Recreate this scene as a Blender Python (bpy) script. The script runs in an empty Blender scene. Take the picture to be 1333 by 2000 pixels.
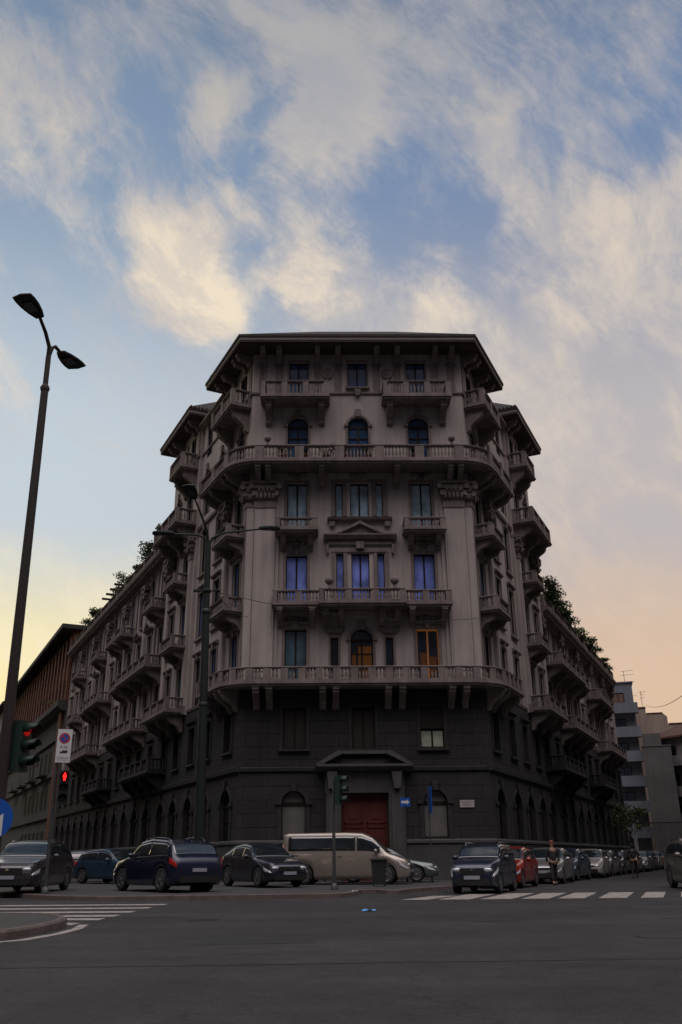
import bpy, bmesh, math, random
from mathutils import Vector, Matrix
R = math.radians
random.seed(7)
SC = bpy.context.scene
COL = SC.collection

# ------------------------------------------------------------ camera
CAM = Vector((-1.70, -44.0, 1.1))
HEAD, PITCH, ROLL = R(0.9), R(21.71), R(0.5)
fw = Vector((math.sin(HEAD)*math.cos(PITCH), math.cos(HEAD)*math.cos(PITCH), math.sin(PITCH)))
rt = Vector((math.cos(HEAD), -math.sin(HEAD), 0))
up = rt.cross(fw)
rt2 = rt*math.cos(ROLL) - up*math.sin(ROLL)
up2 = up*math.cos(ROLL) + rt*math.sin(ROLL)
cd = bpy.data.cameras.new('camera'); cam = bpy.data.objects.new('camera', cd); COL.objects.link(cam)
m = Matrix((rt2, up2, -fw)).transposed().to_4x4(); m.translation = CAM
cam.matrix_world = m
cd.sensor_fit = 'VERTICAL'; cd.sensor_height = 24.0; cd.sensor_width = 16.0
cd.lens = 1700/2000*24.0
cd.clip_start = 0.1; cd.clip_end = 5000
SC.camera = cam

def dirof(px, py):
    return (fw + rt2*((px-666.5)/1700) + up2*((1000-py)/1700)).normalized()

# ------------------------------------------------------------ world
W = bpy.data.worlds.new('World'); SC.world = W; W.use_nodes = True
nt = W.node_tree; nt.nodes.clear()
def wn(t, **k):
    n = nt.nodes.new(t)
    for a, b in k.items(): setattr(n, a, b)
    return n
def lk(a, b): nt.links.new(a, b)
def mth(op, a, b=None, c=None, clamp=False):
    n = wn('ShaderNodeMath', operation=op); n.use_clamp = clamp
    for i, v in enumerate((a, b, c)):
        if v is None: continue
        if isinstance(v, (int, float)): n.inputs[i].default_value = v
        else: lk(v, n.inputs[i])
    return n.outputs[0]
def mixc(f, a, b):
    n = wn('ShaderNodeMix', data_type='RGBA')
    for i, v in ((0, f), (6, a), (7, b)):
        if isinstance(v, (int, float)): n.inputs[i].default_value = v
        elif isinstance(v, tuple): n.inputs[i].default_value = (*v, 1)
        else: lk(v, n.inputs[i])
    return n.outputs[2]
def sstep(x, a, b):
    n = wn('ShaderNodeMapRange', interpolation_type='SMOOTHSTEP'); lk(x, n.inputs[0])
    n.inputs[1].default_value = a; n.inputs[2].default_value = b
    return n.outputs[0]
def srgb(r, g, b):
    f = lambda c: (c/255/12.92 if c/255 <= .04045 else ((c/255+.055)/1.055)**2.4)
    return (f(r), f(g), f(b))
SUN_AZ, SUN_EL = -18.0, 4.0       # heading from +Y, to the left
tc = wn('ShaderNodeTexCoord'); D = tc.outputs['Generated']
sep = wn('ShaderNodeSeparateXYZ'); lk(D, sep.inputs[0])
X, Y, Z = sep.outputs
el = mth('ARCSINE', Z)
az = mth('ARCTAN2', X, Y)          # radians from +Y, right positive
sky = wn('ShaderNodeTexSky', sky_type='NISHITA'); sky.sun_disc = False
sky.sun_elevation = R(SUN_EL); sky.sun_rotation = R(SUN_AZ); sky.air_density = 1.0; sky.dust_density = 2.0
skyc = wn('ShaderNodeVectorMath', operation='SCALE'); lk(sky.outputs[0], skyc.inputs[0]); skyc.inputs[3].default_value = 0.10
# clear sky in front: pale low down (yellow left, peach right), slate blue higher
side = sstep(az, R(-20), R(16))
lowc = mixc(side, srgb(252, 234, 168), srgb(222, 190, 160))
midc = mixc(side, srgb(196, 208, 218), srgb(190, 184, 186))
highc = mixc(side, srgb(130, 152, 180), srgb(118, 140, 174))
base = mixc(sstep(el, R(9), R(21)), lowc, midc)
base = mixc(sstep(el, R(24), R(44)), base, highc)
base = mixc(sstep(el, R(42), R(64)), base, srgb(74, 92, 116))
base = mixc(0.03, base, skyc.outputs[0])
# clouds: wispy noise pushed about by broad soft lumps
def noise(vec, scale, detail, rough=.55, dist=0.0):
    n = wn('ShaderNodeTexNoise'); n.inputs['Scale'].default_value = scale; n.inputs['Detail'].default_value = detail
    n.inputs['Roughness'].default_value = rough; n.inputs['Distortion'].default_value = dist
    lk(vec, n.inputs['Vector']); return n
wv = noise(D, 3.0, 3); wsub = wn('ShaderNodeVectorMath', operation='SUBTRACT'); lk(wv.outputs['Color'], wsub.inputs[0]); wsub.inputs[1].default_value = (.5, .5, .5)
wsc = wn('ShaderNodeVectorMath', operation='SCALE'); lk(wsub.outputs[0], wsc.inputs[0]); wsc.inputs[3].default_value = .10
wad = wn('ShaderNodeVectorMath', operation='ADD'); lk(D, wad.inputs[0]); lk(wsc.outputs[0], wad.inputs[1])
DW = wad.outputs[0]
def dotv(vec, v):
    n = wn('ShaderNodeVectorMath', operation='DOT_PRODUCT'); lk(vec, n.inputs[0]); n.inputs[1].default_value = v; return n.outputs['Value']
def stretched(vec, ax, k, ks=1.0):
    """noise coordinates squeezed along world axis ax so that the noise runs in streaks that way"""
    ax = Vector(ax).normalized(); b_ = ax.cross(Vector((0, 1, .3))).normalized(); c_ = ax.cross(b_)
    n = wn('ShaderNodeCombineXYZ'); lk(mth('MULTIPLY', dotv(vec, ax), k), n.inputs[0]); lk(mth('MULTIPLY', dotv(vec, b_), ks), n.inputs[1]); lk(dotv(vec, c_), n.inputs[2]); return n.outputs[0]
DRIFT = (.62, .28, -.73)     # down to the right as seen from the street
SV = stretched(DW, DRIFT, .55); SV2 = stretched(DW, (.80, .2, -.55), .28)
n1 = noise(SV, 5.0, 12, .66, .3); n2 = noise(SV2, 20.0, 9, .70, .6)
wv2 = noise(D, 5.5, 6, .6); ws2 = wn('ShaderNodeVectorMath', operation='SUBTRACT'); lk(wv2.outputs['Color'], ws2.inputs[0]); ws2.inputs[1].default_value = (.5, .5, .5)
wc2 = wn('ShaderNodeVectorMath', operation='SCALE'); lk(ws2.outputs[0], wc2.inputs[0]); wc2.inputs[3].default_value = .22
wa2 = wn('ShaderNodeVectorMath', operation='ADD'); lk(D, wa2.inputs[0]); lk(wc2.outputs[0], wa2.inputs[1]); DL = wa2.outputs[0]
LUMPS = [  # px, py, radius px, amount
 (560,30,120,.22),(600,150,80,.36),(660,260,80,.46),(560,250,40,.14),(590,330,60,.22),(720,130,90,.18),(430,165,42,.34),(420,240,35,.16),
 (290,420,70,.26),(400,440,70,.34),(350,520,80,.28),(400,620,70,.34),(460,650,50,.22),(280,560,50,.14),
 (600,500,80,.24),(680,560,80,.34),(790,590,80,.34),(880,620,60,.22),(930,230,80,.20),(1010,300,80,.18),(1090,420,90,.22),(1160,540,110,.24),(1030,640,80,.28),
 (1100,720,80,.24),(1220,760,90,.14),(1280,900,100,.20),(1140,950,80,.10),(1230,1170,90,.28),(60,110,90,.22),(130,200,60,.20),(190,60,60,.16),(880,60,90,.12),(1100,120,120,.10),
 (300,130,80,-.16),(520,190,45,-.30),(500,310,60,-.24),(250,250,80,-.12),(480,540,35,-.20),(560,640,70,-.30),(640,640,40,-.14),(880,430,50,-.08),(830,400,60,.12),(900,480,45,.12),(740,430,50,-.14),(900,390,40,-.10),(940,480,60,-.24),(1290,190,110,-.24),(1310,330,80,-.22),(1200,330,60,-.12),
 (150,330,90,-.12),(100,470,120,-.12),(120,700,120,-.10),(330,760,90,-.06),(740,200,35,-.10),(1260,560,60,-.20),(1290,620,60,-.16),(1180,870,70,-.16),(1240,1030,80,-.20),(980,150,60,-.10),(1300,1290,60,-.1)]
tot = None
for (px, py, rr, a) in LUMPS:
    d = dirof(px, py)
    vd = wn('ShaderNodeVectorMath', operation='DISTANCE'); lk(DL, vd.inputs[0]); vd.inputs[1].default_value = d
    s = rr/1750.0*(1.5 if a > 0 else 1.25); a = a if a > 0 else a*.75
    mr = wn('ShaderNodeMapRange', interpolation_type='SMOOTHERSTEP'); lk(vd.outputs['Value'], mr.inputs[0])
    mr.inputs[1].default_value = 0; mr.inputs[2].default_value = s*1.35; mr.inputs[3].default_value = a; mr.inputs[4].default_value = 0
    tot = mr.outputs[0] if tot is None else mth('ADD', tot, mr.outputs[0])
nn = mth('ADD', mth('MULTIPLY', n1.outputs['Fac'], 2.3), mth('MULTIPLY', n2.outputs['Fac'], .95))
dens = mth('ADD', nn, mth('MULTIPLY', tot, 1.0))
cl = sstep(dens, 1.36, 2.08)
cl = mth('MULTIPLY', cl, .9)
cloudhi = mixc(sstep(el, R(36), R(50)), srgb(246, 228, 202), srgb(182, 178, 174))
cloudhi = mixc(mth('MULTIPLY', sstep(az, R(8), R(18)), .4), cloudhi, srgb(188, 178, 176))
cloudhi = mixc(mth('MULTIPLY', sstep(n1.outputs['Fac'], .58, .40), .55), cloudhi, srgb(158, 162, 176))
cloudhi = mixc(mth('MULTIPLY', sstep(n2.outputs['Fac'], .44, .62), .34), cloudhi, srgb(166, 168, 180))
cloudlo = mixc(side, srgb(250, 236, 204), srgb(220, 194, 172))
cloudc = mixc(sstep(el, R(12), R(27)), cloudlo, cloudhi)
fullc = mixc(cl, base, cloudc)
front_sky = fullc
# behind the viewer: unseen sky, dark low down, brightened overhead to light the facade
backc = mixc(sstep(el, R(27), R(60)), srgb(44, 39, 42), (2.9, 2.62, 2.62))
backc = mixc(mth('MULTIPLY', sstep(n1.outputs['Fac'], .42, .70), .25), backc, srgb(150, 160, 190))
fb = sstep(Y, -.30, .25)
allc = mixc(fb, backc, front_sky)
below = sstep(Z, -.02, -.12)
allc = mixc(below, allc, (.02, .02, .022))
bg = wn('ShaderNodeBackground'); lk(allc, bg.inputs[0]); bg.inputs[1].default_value = 1.0
ow = wn('ShaderNodeOutputWorld'); lk(bg.outputs[0], ow.inputs[0])

# ------------------------------------------------------------ sun (low, front left, veiled)
sl = bpy.data.lights.new('sun', 'SUN'); sl.energy = 0.5; sl.angle = R(10); sl.color = (1, .72, .45)
so = bpy.data.objects.new('sun', sl); COL.objects.link(so)
sd = Vector((math.sin(R(SUN_AZ))*math.cos(R(SUN_EL)), math.cos(R(SUN_AZ))*math.cos(R(SUN_EL)), math.sin(R(SUN_EL))))
so.rotation_euler = sd.to_track_quat('Z', 'Y').to_euler()
SC.view_settings.view_transform = 'Standard'; SC.view_settings.look = 'None'
SC.view_settings.exposure = 0.0; SC.view_settings.gamma = 1.0
SC.view_settings.use_curve_mapping = False

# ------------------------------------------------------------ materials
MATS = {}
def mat(name, col, rough=.8, metal=0.0, var=.0, vscale=1.5, bump=0.0, bscale=20, spec=.5, emit=None, estr=0, coat=0, obj=True, streak=0.0):
    if name in MATS: return MATS[name]
    M = bpy.data.materials.new(name); M.use_nodes = True; t = M.node_tree; b = t.nodes['Principled BSDF']
    b.inputs['Base Color'].default_value = (*col, 1); b.inputs['Roughness'].default_value = rough
    b.inputs['Metallic'].default_value = metal; b.inputs['Specular IOR Level'].default_value = spec
    b.inputs['Coat Weight'].default_value = coat
    if emit: b.inputs['Emission Color'].default_value = (*emit, 1); b.inputs['Emission Strength'].default_value = estr
    if var or bump or streak:
        c = t.nodes.new('ShaderNodeTexCoord')
        if var or streak:
            n = t.nodes.new('ShaderNodeTexNoise'); n.inputs['Scale'].default_value = vscale; n.inputs['Detail'].default_value = 8; n.inputs['Roughness'].default_value = .62
            t.links.new(c.outputs['Object'], n.inputs['Vector'])
            r = t.nodes.new('ShaderNodeMapRange'); t.links.new(n.outputs['Fac'], r.inputs[0]); r.inputs[1].default_value = .3; r.inputs[2].default_value = .7
            r.inputs[3].default_value = 1-var; r.inputs[4].default_value = 1+var*.6
            out = r.outputs[0]
            if streak:
                mpg = t.nodes.new('ShaderNodeMapping'); mpg.inputs['Scale'].default_value = (2.6, 2.6, .16)
                t.links.new(c.outputs['Object'], mpg.inputs[0])
                n3 = t.nodes.new('ShaderNodeTexNoise'); n3.inputs['Scale'].default_value = 1.3; n3.inputs['Detail'].default_value = 7; n3.inputs['Roughness'].default_value = .6
                t.links.new(mpg.outputs[0], n3.inputs['Vector'])
                r3 = t.nodes.new('ShaderNodeMapRange'); t.links.new(n3.outputs['Fac'], r3.inputs[0]); r3.inputs[1].default_value = .35; r3.inputs[2].default_value = .7
                r3.inputs[3].default_value = 1; r3.inputs[4].default_value = 1-streak
                mm = t.nodes.new('ShaderNodeMath'); mm.operation = 'MULTIPLY'; t.links.new(out, mm.inputs[0]); t.links.new(r3.outputs[0], mm.inputs[1]); out = mm.outputs[0]
            v = t.nodes.new('ShaderNodeVectorMath'); v.operation = 'SCALE'; v.inputs[0].default_value = col
            t.links.new(out, v.inputs[3]); t.links.new(v.outputs[0], b.inputs['Base Color'])
        if bump:
            n2_ = t.nodes.new('ShaderNodeTexNoise'); n2_.inputs['Scale'].default_value = bscale; n2_.inputs['Detail'].default_value = 6
            t.links.new(c.outputs['Object'], n2_.inputs['Vector'])
            bp = t.nodes.new('ShaderNodeBump'); bp.inputs['Strength'].default_value = bump; bp.inputs['Distance'].default_value = .02
            t.links.new(n2_.outputs['Fac'], bp.inputs['Height']); t.links.new(bp.outputs[0], b.inputs['Normal'])
    MATS[name] = M; return M

def blocks(name, col, mortar, bw, bh, ms=.02, var=.25, rough=.9, bumpd=.03):
    if name in MATS: return MATS[name]
    M = mat(name, col, rough, var=var, vscale=.9, streak=.3); t = M.node_tree; b = t.nodes['Principled BSDF']
    src = b.inputs['Base Color'].links[0].from_socket
    uv = t.nodes.new('ShaderNodeTexCoord')
    br = t.nodes.new('ShaderNodeTexBrick'); br.inputs['Scale'].default_value = 1; br.inputs['Brick Width'].default_value = bw; br.inputs['Row Height'].default_value = bh
    br.inputs['Mortar Size'].default_value = ms; br.inputs['Mortar Smooth'].default_value = .3
    br.inputs['Color1'].default_value = (1, 1, 1, 1); br.inputs['Color2'].default_value = (.78, .78, .78, 1); br.inputs['Mortar'].default_value = (*mortar, 1)
    t.links.new(uv.outputs['UV'], br.inputs['Vector'])
    mx = t.nodes.new('ShaderNodeMix'); mx.data_type = 'RGBA'; mx.blend_type = 'MULTIPLY'; mx.inputs[0].default_value = 1
    t.links.new(src, mx.inputs[6]); t.links.new(br.outputs['Color'], mx.inputs[7]); t.links.new(mx.outputs[2], b.inputs['Base Color'])
    bp = t.nodes.new('ShaderNodeBump'); bp.inputs['Distance'].default_value = bumpd; bp.inputs['Strength'].default_value = 1; bp.invert = True
    t.links.new(br.outputs['Fac'], bp.inputs['Height']); t.links.new(bp.outputs[0], b.inputs['Normal'])
    return M

STUC = mat('warm_grey_stucco', (.46, .410, .388), .92, var=.18, vscale=.35, bump=.2, bscale=9, streak=.24)
TRIM = mat('carved_stone', (.245, .205, .193), .9, var=.30, vscale=1.3, bump=.4, bscale=14, streak=.35)
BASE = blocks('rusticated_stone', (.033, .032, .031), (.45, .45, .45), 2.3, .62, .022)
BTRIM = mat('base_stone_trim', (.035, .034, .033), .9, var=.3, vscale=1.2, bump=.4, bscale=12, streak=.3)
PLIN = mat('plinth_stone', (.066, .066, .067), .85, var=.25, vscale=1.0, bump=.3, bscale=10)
WOODF = mat('dark_window_wood', (.022, .014, .013), .6, spec=.2)
WOODL = mat('glowing_window_wood', (.22, .10, .04), .5, emit=(.8, .28, .07), estr=.10)  # frame wood glows faintly, standing in for room light falling on it
ROOF = mat('roof_tiles', (.045, .038, .036), .9, var=.3, vscale=3)
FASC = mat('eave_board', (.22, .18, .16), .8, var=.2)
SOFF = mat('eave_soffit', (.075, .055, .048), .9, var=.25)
DOORM = mat('red_brown_door', (.105, .014, .009), .55, var=.25, vscale=3)
def glassmat(name, col, refl, rough=.04, wob=.12):
    M = bpy.data.materials.new(name); M.use_nodes = True; t = M.node_tree; b = t.nodes['Principled BSDF']
    b.inputs['Base Color'].default_value = (*col, 1); b.inputs['Roughness'].default_value = rough; b.inputs['IOR'].default_value = refl
    c = t.nodes.new('ShaderNodeTexCoord'); n = t.nodes.new('ShaderNodeTexNoise'); n.inputs['Scale'].default_value = 1.1; n.inputs['Detail'].default_value = 2
    t.links.new(c.outputs['Object'], n.inputs['Vector'])
    bp = t.nodes.new('ShaderNodeBump'); bp.inputs['Strength'].default_value = wob; bp.inputs['Distance'].default_value = .05
    t.links.new(n.outputs['Fac'], bp.inputs['Height']); t.links.new(bp.outputs[0], b.inputs['Normal'])
    v = t.nodes.new('ShaderNodeMapRange'); t.links.new(n.outputs['Fac'], v.inputs[0]); v.inputs[1].default_value = .3; v.inputs[2].default_value = .7; v.inputs[3].default_value = .5; v.inputs[4].default_value = 1.35
    s = t.nodes.new('ShaderNodeVectorMath'); s.operation = 'SCALE'; s.inputs[0].default_value = col; t.links.new(v.outputs[0], s.inputs[3]); t.links.new(s.outputs[0], b.inputs['Base Color'])
    return M
G_DARK = glassmat('dark_glass', (.015, .02, .03), 1.75)
G_BLUE = glassmat('violet_sky_tint_glass', (.27, .36, .95), 1.9)  # violet of the reflected sky put into the base colour
G_PALE = glassmat('pale_curtain_sky_tint_glass', (.42, .58, .70), 1.65)  # curtain tone and sky reflection together in the base colour
G_TOP = glassmat('slate_sky_tint_glass', (.075, .13, .29), 1.75)  # blue base stands in for sky mirrored in the top panes
G_TEAL = glassmat('deep_sky_tint_glass', (.035, .075, .16), 1.7)  # darker blue base, also painted sky reflection
G_MID = glassmat('grey_green_glass', (.11, .18, .23), 1.7)
G_AMB = mat('amber_lit_glass', (.10, .04, .01), .25, emit=(1.0, .33, .06), estr=.032, var=.5, vscale=3)
G_AMBD = mat('dim_amber_glass', (.03, .018, .012), .25, emit=(1.0, .30, .07), estr=.03, var=.3, vscale=3)
G_LIT = mat('curtained_lit_glass', (.25, .27, .22), .3, emit=(.62, .62, .50), estr=.06, var=.25, vscale=4)
SHUT = mat('closed_shutter', (.030, .022, .020), .7)
SHUTP = mat('pale_blind_panel', (.15, .14, .135), .8, var=.2)

# ------------------------------------------------------------ mesh builder
class Fr:
    """a wall frame: s along the wall, o outwards, z up"""
    def __init__(s, o, d, n): s.o = Vector((o[0], o[1])); s.d = Vector(d); s.n = Vector(n)
    def P(s, a, o, z): q = s.o + s.d*a + s.n*o; return (q.x, q.y, z)
A = R(25.5); SA, CA = math.sin(A), math.cos(A); HW = 6.0
FR = Fr((0, 0), (1, 0), (0, -1)); RT = Fr((HW, 0), (SA, CA), (CA, -SA)); LT = Fr((-HW, 0), (-SA, CA), (-CA, -SA))
WD = Fr((0, 0), (1, 0), (0, 1))
KC = (1-SA)/CA   # how far an offset front reaches past the corner, per metre of offset

class MB:
    def __init__(s): s.v = []; s.f = []; s.uv = []; s.mi = []; s.sm = []
    def add(s, F, vs, fs, mi=0, sm=False):
        k = len(s.v)
        for (a, o, z) in vs:
            s.v.append(F.P(a, o, z) if F else (a, o, z)); s.uv.append((a + (o*.37 if F else 0), z))
        for f in fs: s.f.append([k+i for i in f]); s.mi.append(mi); s.sm.append(sm)
    def box(s, F, a0, a1, o0, o1, z0, z1, mi=0):
        vs = [(a, o, z) for z in (z0, z1) for o in (o0, o1) for a in (a0, a1)]
        s.add(F, vs, [(0,1,3,2), (4,6,7,5), (0,4,5,1), (2,3,7,6), (0,2,6,4), (1,5,7,3)], mi)
    def extr(s, F, prof, a0, a1, mi=0):
        """profile in (o,z) pushed along s"""
        n = len(prof); vs = [(a0, o, z) for o, z in prof] + [(a1, o, z) for o, z in prof]
        fs = [list(range(n)), list(range(2*n-1, n-1, -1))] + [(i, (i+1) % n, n+(i+1) % n, n+i) for i in range(n)]
        s.add(F, vs, fs, mi)
    def slab(s, F, prof, o0, o1, mi=0):
        """profile in (s,z) pushed along o"""
        n = len(prof); vs = [(a, o0, z) for a, z in prof] + [(a, o1, z) for a, z in prof]
        fs = [list(range(n)), list(range(2*n-1, n-1, -1))] + [(i, (i+1) % n, n+(i+1) % n, n+i) for i in range(n)]
        s.add(F, vs, fs, mi)
    def prism(s, poly, z0, z1, mi=0):
        n = len(poly); vs = [(x, y, z0) for x, y in poly] + [(x, y, z1) for x, y in poly]
        fs = [list(range(n-1, -1, -1)), list(range(n, 2*n))] + [(i, (i+1) % n, n+(i+1) % n, n+i) for i in range(n)]
        s.add(None, vs, fs, mi)
    def lathe(s, c, prof, n=8, mi=0, sm=True, ax=None, cap=True):
        """prof of (r, h); ax = optional 3x3 columns (u, v, axis)"""
        U, V, Wx = ax if ax else (Vector((1,0,0)), Vector((0,1,0)), Vector((0,0,1)))
        c = Vector(c); vs = []
        for r, h in prof:
            for i in range(n):
                t = 2*math.pi*i/n; vs.append(tuple(c + U*(r*math.cos(t)) + V*(r*math.sin(t)) + Wx*h))
        fs = [(j*n+i, j*n+(i+1) % n, (j+1)*n+(i+1) % n, (j+1)*n+i) for j in range(len(prof)-1) for i in range(n)]
        s.add(None, vs, fs, mi, sm)
        if cap: s.add(None, vs[:n], [list(range(n))], mi); s.add(None, vs[-n:], [list(range(n))], mi)
    def tube(s, pts, r, n=8, mi=0, r2=None):
        pts = [Vector(p) for p in pts]; N = len(pts); vs = []; prev = None
        for i, p in enumerate(pts):
            t = (pts[min(i+1, N-1)] - pts[max(i-1, 0)]).normalized()
            a = prev if prev else (Vector((0,0,1)) if abs(t.z) < .9 else Vector((1,0,0)))
            u = (a - t*a.dot(t)).normalized(); prev = u; v = t.cross(u)
            rr = r if r2 is None else r + (r2-r)*i/(N-1)
            for k in range(n):
                th = 2*math.pi*k/n; vs.append(tuple(p + u*(rr*math.cos(th)) + v*(rr*math.sin(th))))
        fs = [(j*n+i, j*n+(i+1) % n, (j+1)*n+(i+1) % n, (j+1)*n+i) for j in range(N-1) for i in range(n)]
        s.add(None, vs, fs, mi, True)
        s.add(None, vs[:n], [list(range(n))], mi); s.add(None, vs[-n:], [list(range(n))], mi)
    def ball(s, c, r, n=10, m=7, mi=0, sq=(1,1,1)):
        c = Vector(c); vs = []
        for j in range(m+1):
            ph = math.pi*j/m
            for i in range(n):
                t = 2*math.pi*i/n; vs.append((c.x+sq[0]*r*math.sin(ph)*math.cos(t), c.y+sq[1]*r*math.sin(ph)*math.sin(t), c.z+sq[2]*r*math.cos(ph)))
        s.add(None, vs, [(j*n+i, (j+1)*n+i, (j+1)*n+(i+1) % n, j*n+(i+1) % n) for j in range(m) for i in range(n)], mi, True)
    def build(s, name, mats, parent=None, recalc=True, **tags):
        me = bpy.data.meshes.new(name); me.from_pydata(s.v, [], s.f)
        if not isinstance(mats, (list, tuple)): mats = [mats]
        for M in mats: me.materials.append(M)
        ul = me.uv_layers.new(name='UVMap')
        for p in me.polygons:
            p.material_index = s.mi[p.index]; p.use_smooth = s.sm[p.index]
            for li in p.loop_indices: ul.data[li].uv = s.uv[me.loops[li].vertex_index]
        if recalc:
            bm = bmesh.new(); bm.from_mesh(me); bmesh.ops.recalc_face_normals(bm, faces=bm.faces); bm.to_mesh(me); bm.free()
        o = bpy.data.objects.new(name, me); COL.objects.link(o)
        if parent is not None:
            o.parent = parent; o.matrix_parent_inverse = Matrix.Translation(-Vector(base_of(parent)))
        for k, v in tags.items(): o[k] = v
        return o
def base_of(p):
    return p.location if p.parent is None and p.type == 'EMPTY' else Vector((0,0,0))
def thing(name, label, cat, loc=(0,0,0), group=None):
    o = bpy.data.objects.new(name, None); COL.objects.link(o); o.location = loc; o.empty_display_size = .3
    o['label'] = label; o['category'] = cat
    if group: o['group'] = group
    return o

# ------------------------------------------------------------ architecture pieces
def arch_pts(a, b, zt, n=10):
    r = (b-a)/2; c = (a+b)/2
    return [(c + r*math.cos(math.pi*(1-i/n)), zt - r + r*math.sin(math.pi*i/n)) for i in range(n+1)]
def wall(mb, F, s0, s1, z0, z1, o, ops, depth=.34, mi=0):
    ops = [q for q in ops if q[1] > s0 and q[0] < s1 and q[3] > z0 and q[2] < z1]
    S = sorted({s0, s1, *[q[0] for q in ops], *[q[1] for q in ops]}); S = [x for x in S if s0 <= x <= s1]
    Zs = sorted({z0, z1, *[q[2] for q in ops], *[q[3] for q in ops]}); Zs = [x for x in Zs if z0 <= x <= z1]
    for i in range(len(S)-1):
        for j in range(len(Zs)-1):
            ms, mz = (S[i]+S[i+1])/2, (Zs[j]+Zs[j+1])/2
            if any(q[0] < ms < q[1] and q[2] < mz < q[3] for q in ops): continue
            mb.add(F, [(S[i],o,Zs[j]), (S[i+1],o,Zs[j]), (S[i+1],o,Zs[j+1]), (S[i],o,Zs[j+1])], [(0,1,2,3)], mi)
    for q in ops:
        a, b, c, d = q[:4]; arch = len(q) > 4 and q[4]
        i_ = o-depth
        if arch:
            P = arch_pts(a, b, d); r = (b-a)/2; sp = d-r
            mb.add(F, [(a,o,c),(a,i_,c),(a,i_,sp),(a,o,sp)], [(0,1,2,3)], mi); mb.add(F, [(b,o,c),(b,i_,c),(b,i_,sp),(b,o,sp)], [(0,1,2,3)], mi)
            for k in range(len(P)-1):
                p, t = P[k], P[k+1]
                mb.add(F, [(p[0],o,p[1]),(t[0],o,t[1]),(t[0],i_,t[1]),(p[0],i_,p[1])], [(0,1,2,3)], mi)
                mb.add(F, [(p[0],o,p[1]),(t[0],o,t[1]),(t[0],o,d),(p[0],o,d)], [(0,1,2,3)], mi)
        else:
            mb.add(F, [(a,o,c),(a,i_,c),(a,i_,d),(a,o,d)], [(0,1,2,3)], mi); mb.add(F, [(b,o,c),(b,i_,c),(b,i_,d),(b,o,d)], [(0,1,2,3)], mi)
            mb.add(F, [(a,o,d),(b,o,d),(b,i_,d),(a,i_,d)], [(0,1,2,3)], mi)
        mb.add(F, [(a,o,c),(b,o,c),(b,i_,c),(a,i_,c)], [(0,1,2,3)], mi)

def offpoly(pts, d):
    """offset an open 2D polyline to its right by d, mitred"""
    out = []; n = len(pts)
    for i, p in enumerate(pts):
        t1 = (pts[i]-pts[i-1]).normalized() if i else None; t2 = (pts[i+1]-pts[i]).normalized() if i < n-1 else None
        if t1 is None: t1 = t2
        if t2 is None: t2 = t1
        n1_, n2_ = Vector((t1.y, -t1.x)), Vector((t2.y, -t2.x)); b = (n1_+n2_)
        b = b.normalized() if b.length > 1e-6 else n1_
        out.append(p + b*(d/max(.3, b.dot(n1_))))
    return out
def sweep(mb, pts, prof, mi=0):
    """closed profile of (offset to the right, z) along an open 2D polyline"""
    rows = [offpoly(pts, d) for d, z in prof]; n = len(pts); k = len(prof)
    vs = [(rows[j][i].x, rows[j][i].y, prof[j][1]) for i in range(n) for j in range(k)]
    fs = [(i*k+j, i*k+(j+1) % k, (i+1)*k+(j+1) % k, (i+1)*k+j) for i in range(n-1) for j in range(k)]
    fs += [list(range(k)), list(range((n-1)*k, n*k))]
    mb.add(None, vs, fs, mi)
def corner_path(o, sl, sr, t=1.5, nseg=6):
    """left side s=sl ... front ... right side s=sr at offset o with rounded corners (left to right)"""
    V = lambda F, a: Vector(F.P(a, o, 0)[:2])
    pts = [V(LT, sl)]
    for F, sg in ((LT, -1), (RT, 1)):
        C = Vector((sg*(HW+KC*o), -o)); Pf = C - Vector((sg*t, 0)); Ps = C + F.d*t
        a, b = (Ps, Pf) if sg < 0 else (Pf, Ps)
        for i in range(nseg+1):
            u = i/nseg; pts.append(a*((1-u)**2) + C*(2*u*(1-u)) + b*(u*u))
    pts.append(V(RT, sr)); return pts
def resample(pts, cuts):
    L = [0]
    for i in range(1, len(pts)): L.append(L[-1]+(pts[i]-pts[i-1]).length)
    out = []
    for c in cuts:
        c = min(max(c, 0), L[-1]-1e-6)
        for i in range(1, len(pts)):
            if L[i] >= c: break
        t = (pts[i]-pts[i-1]).normalized(); out.append((pts[i-1]+t*(c-L[i-1]), t))
    return out, L[-1]
def orient_box(mb, c, t, l, w, z0, z1, mi=0):
    n = Vector((t.y, -t.x)); vs = []
    for z in (z0, z1):
        for a, b in ((-1,-1),(1,-1),(1,1),(-1,1)): q = c + t*(a*l/2) + n*(b*w/2); vs.append((q.x, q.y, z))
    mb.add(None, vs, [(0,3,2,1),(4,5,6,7),(0,1,5,4),(1,2,6,5),(2,3,7,6),(3,0,4,7)], mi)
def baluster(mb, c, z0, z1, n=7):
    h = z1-z0
    mb.lathe((c.x, c.y, z0), [(.045,0),(.045,.06*h),(.03,.12*h),(.068,.32*h),(.06,.45*h),(.03,.72*h),(.028,.8*h),(.045,.92*h),(.045,h)], n=n, cap=False)
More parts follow.
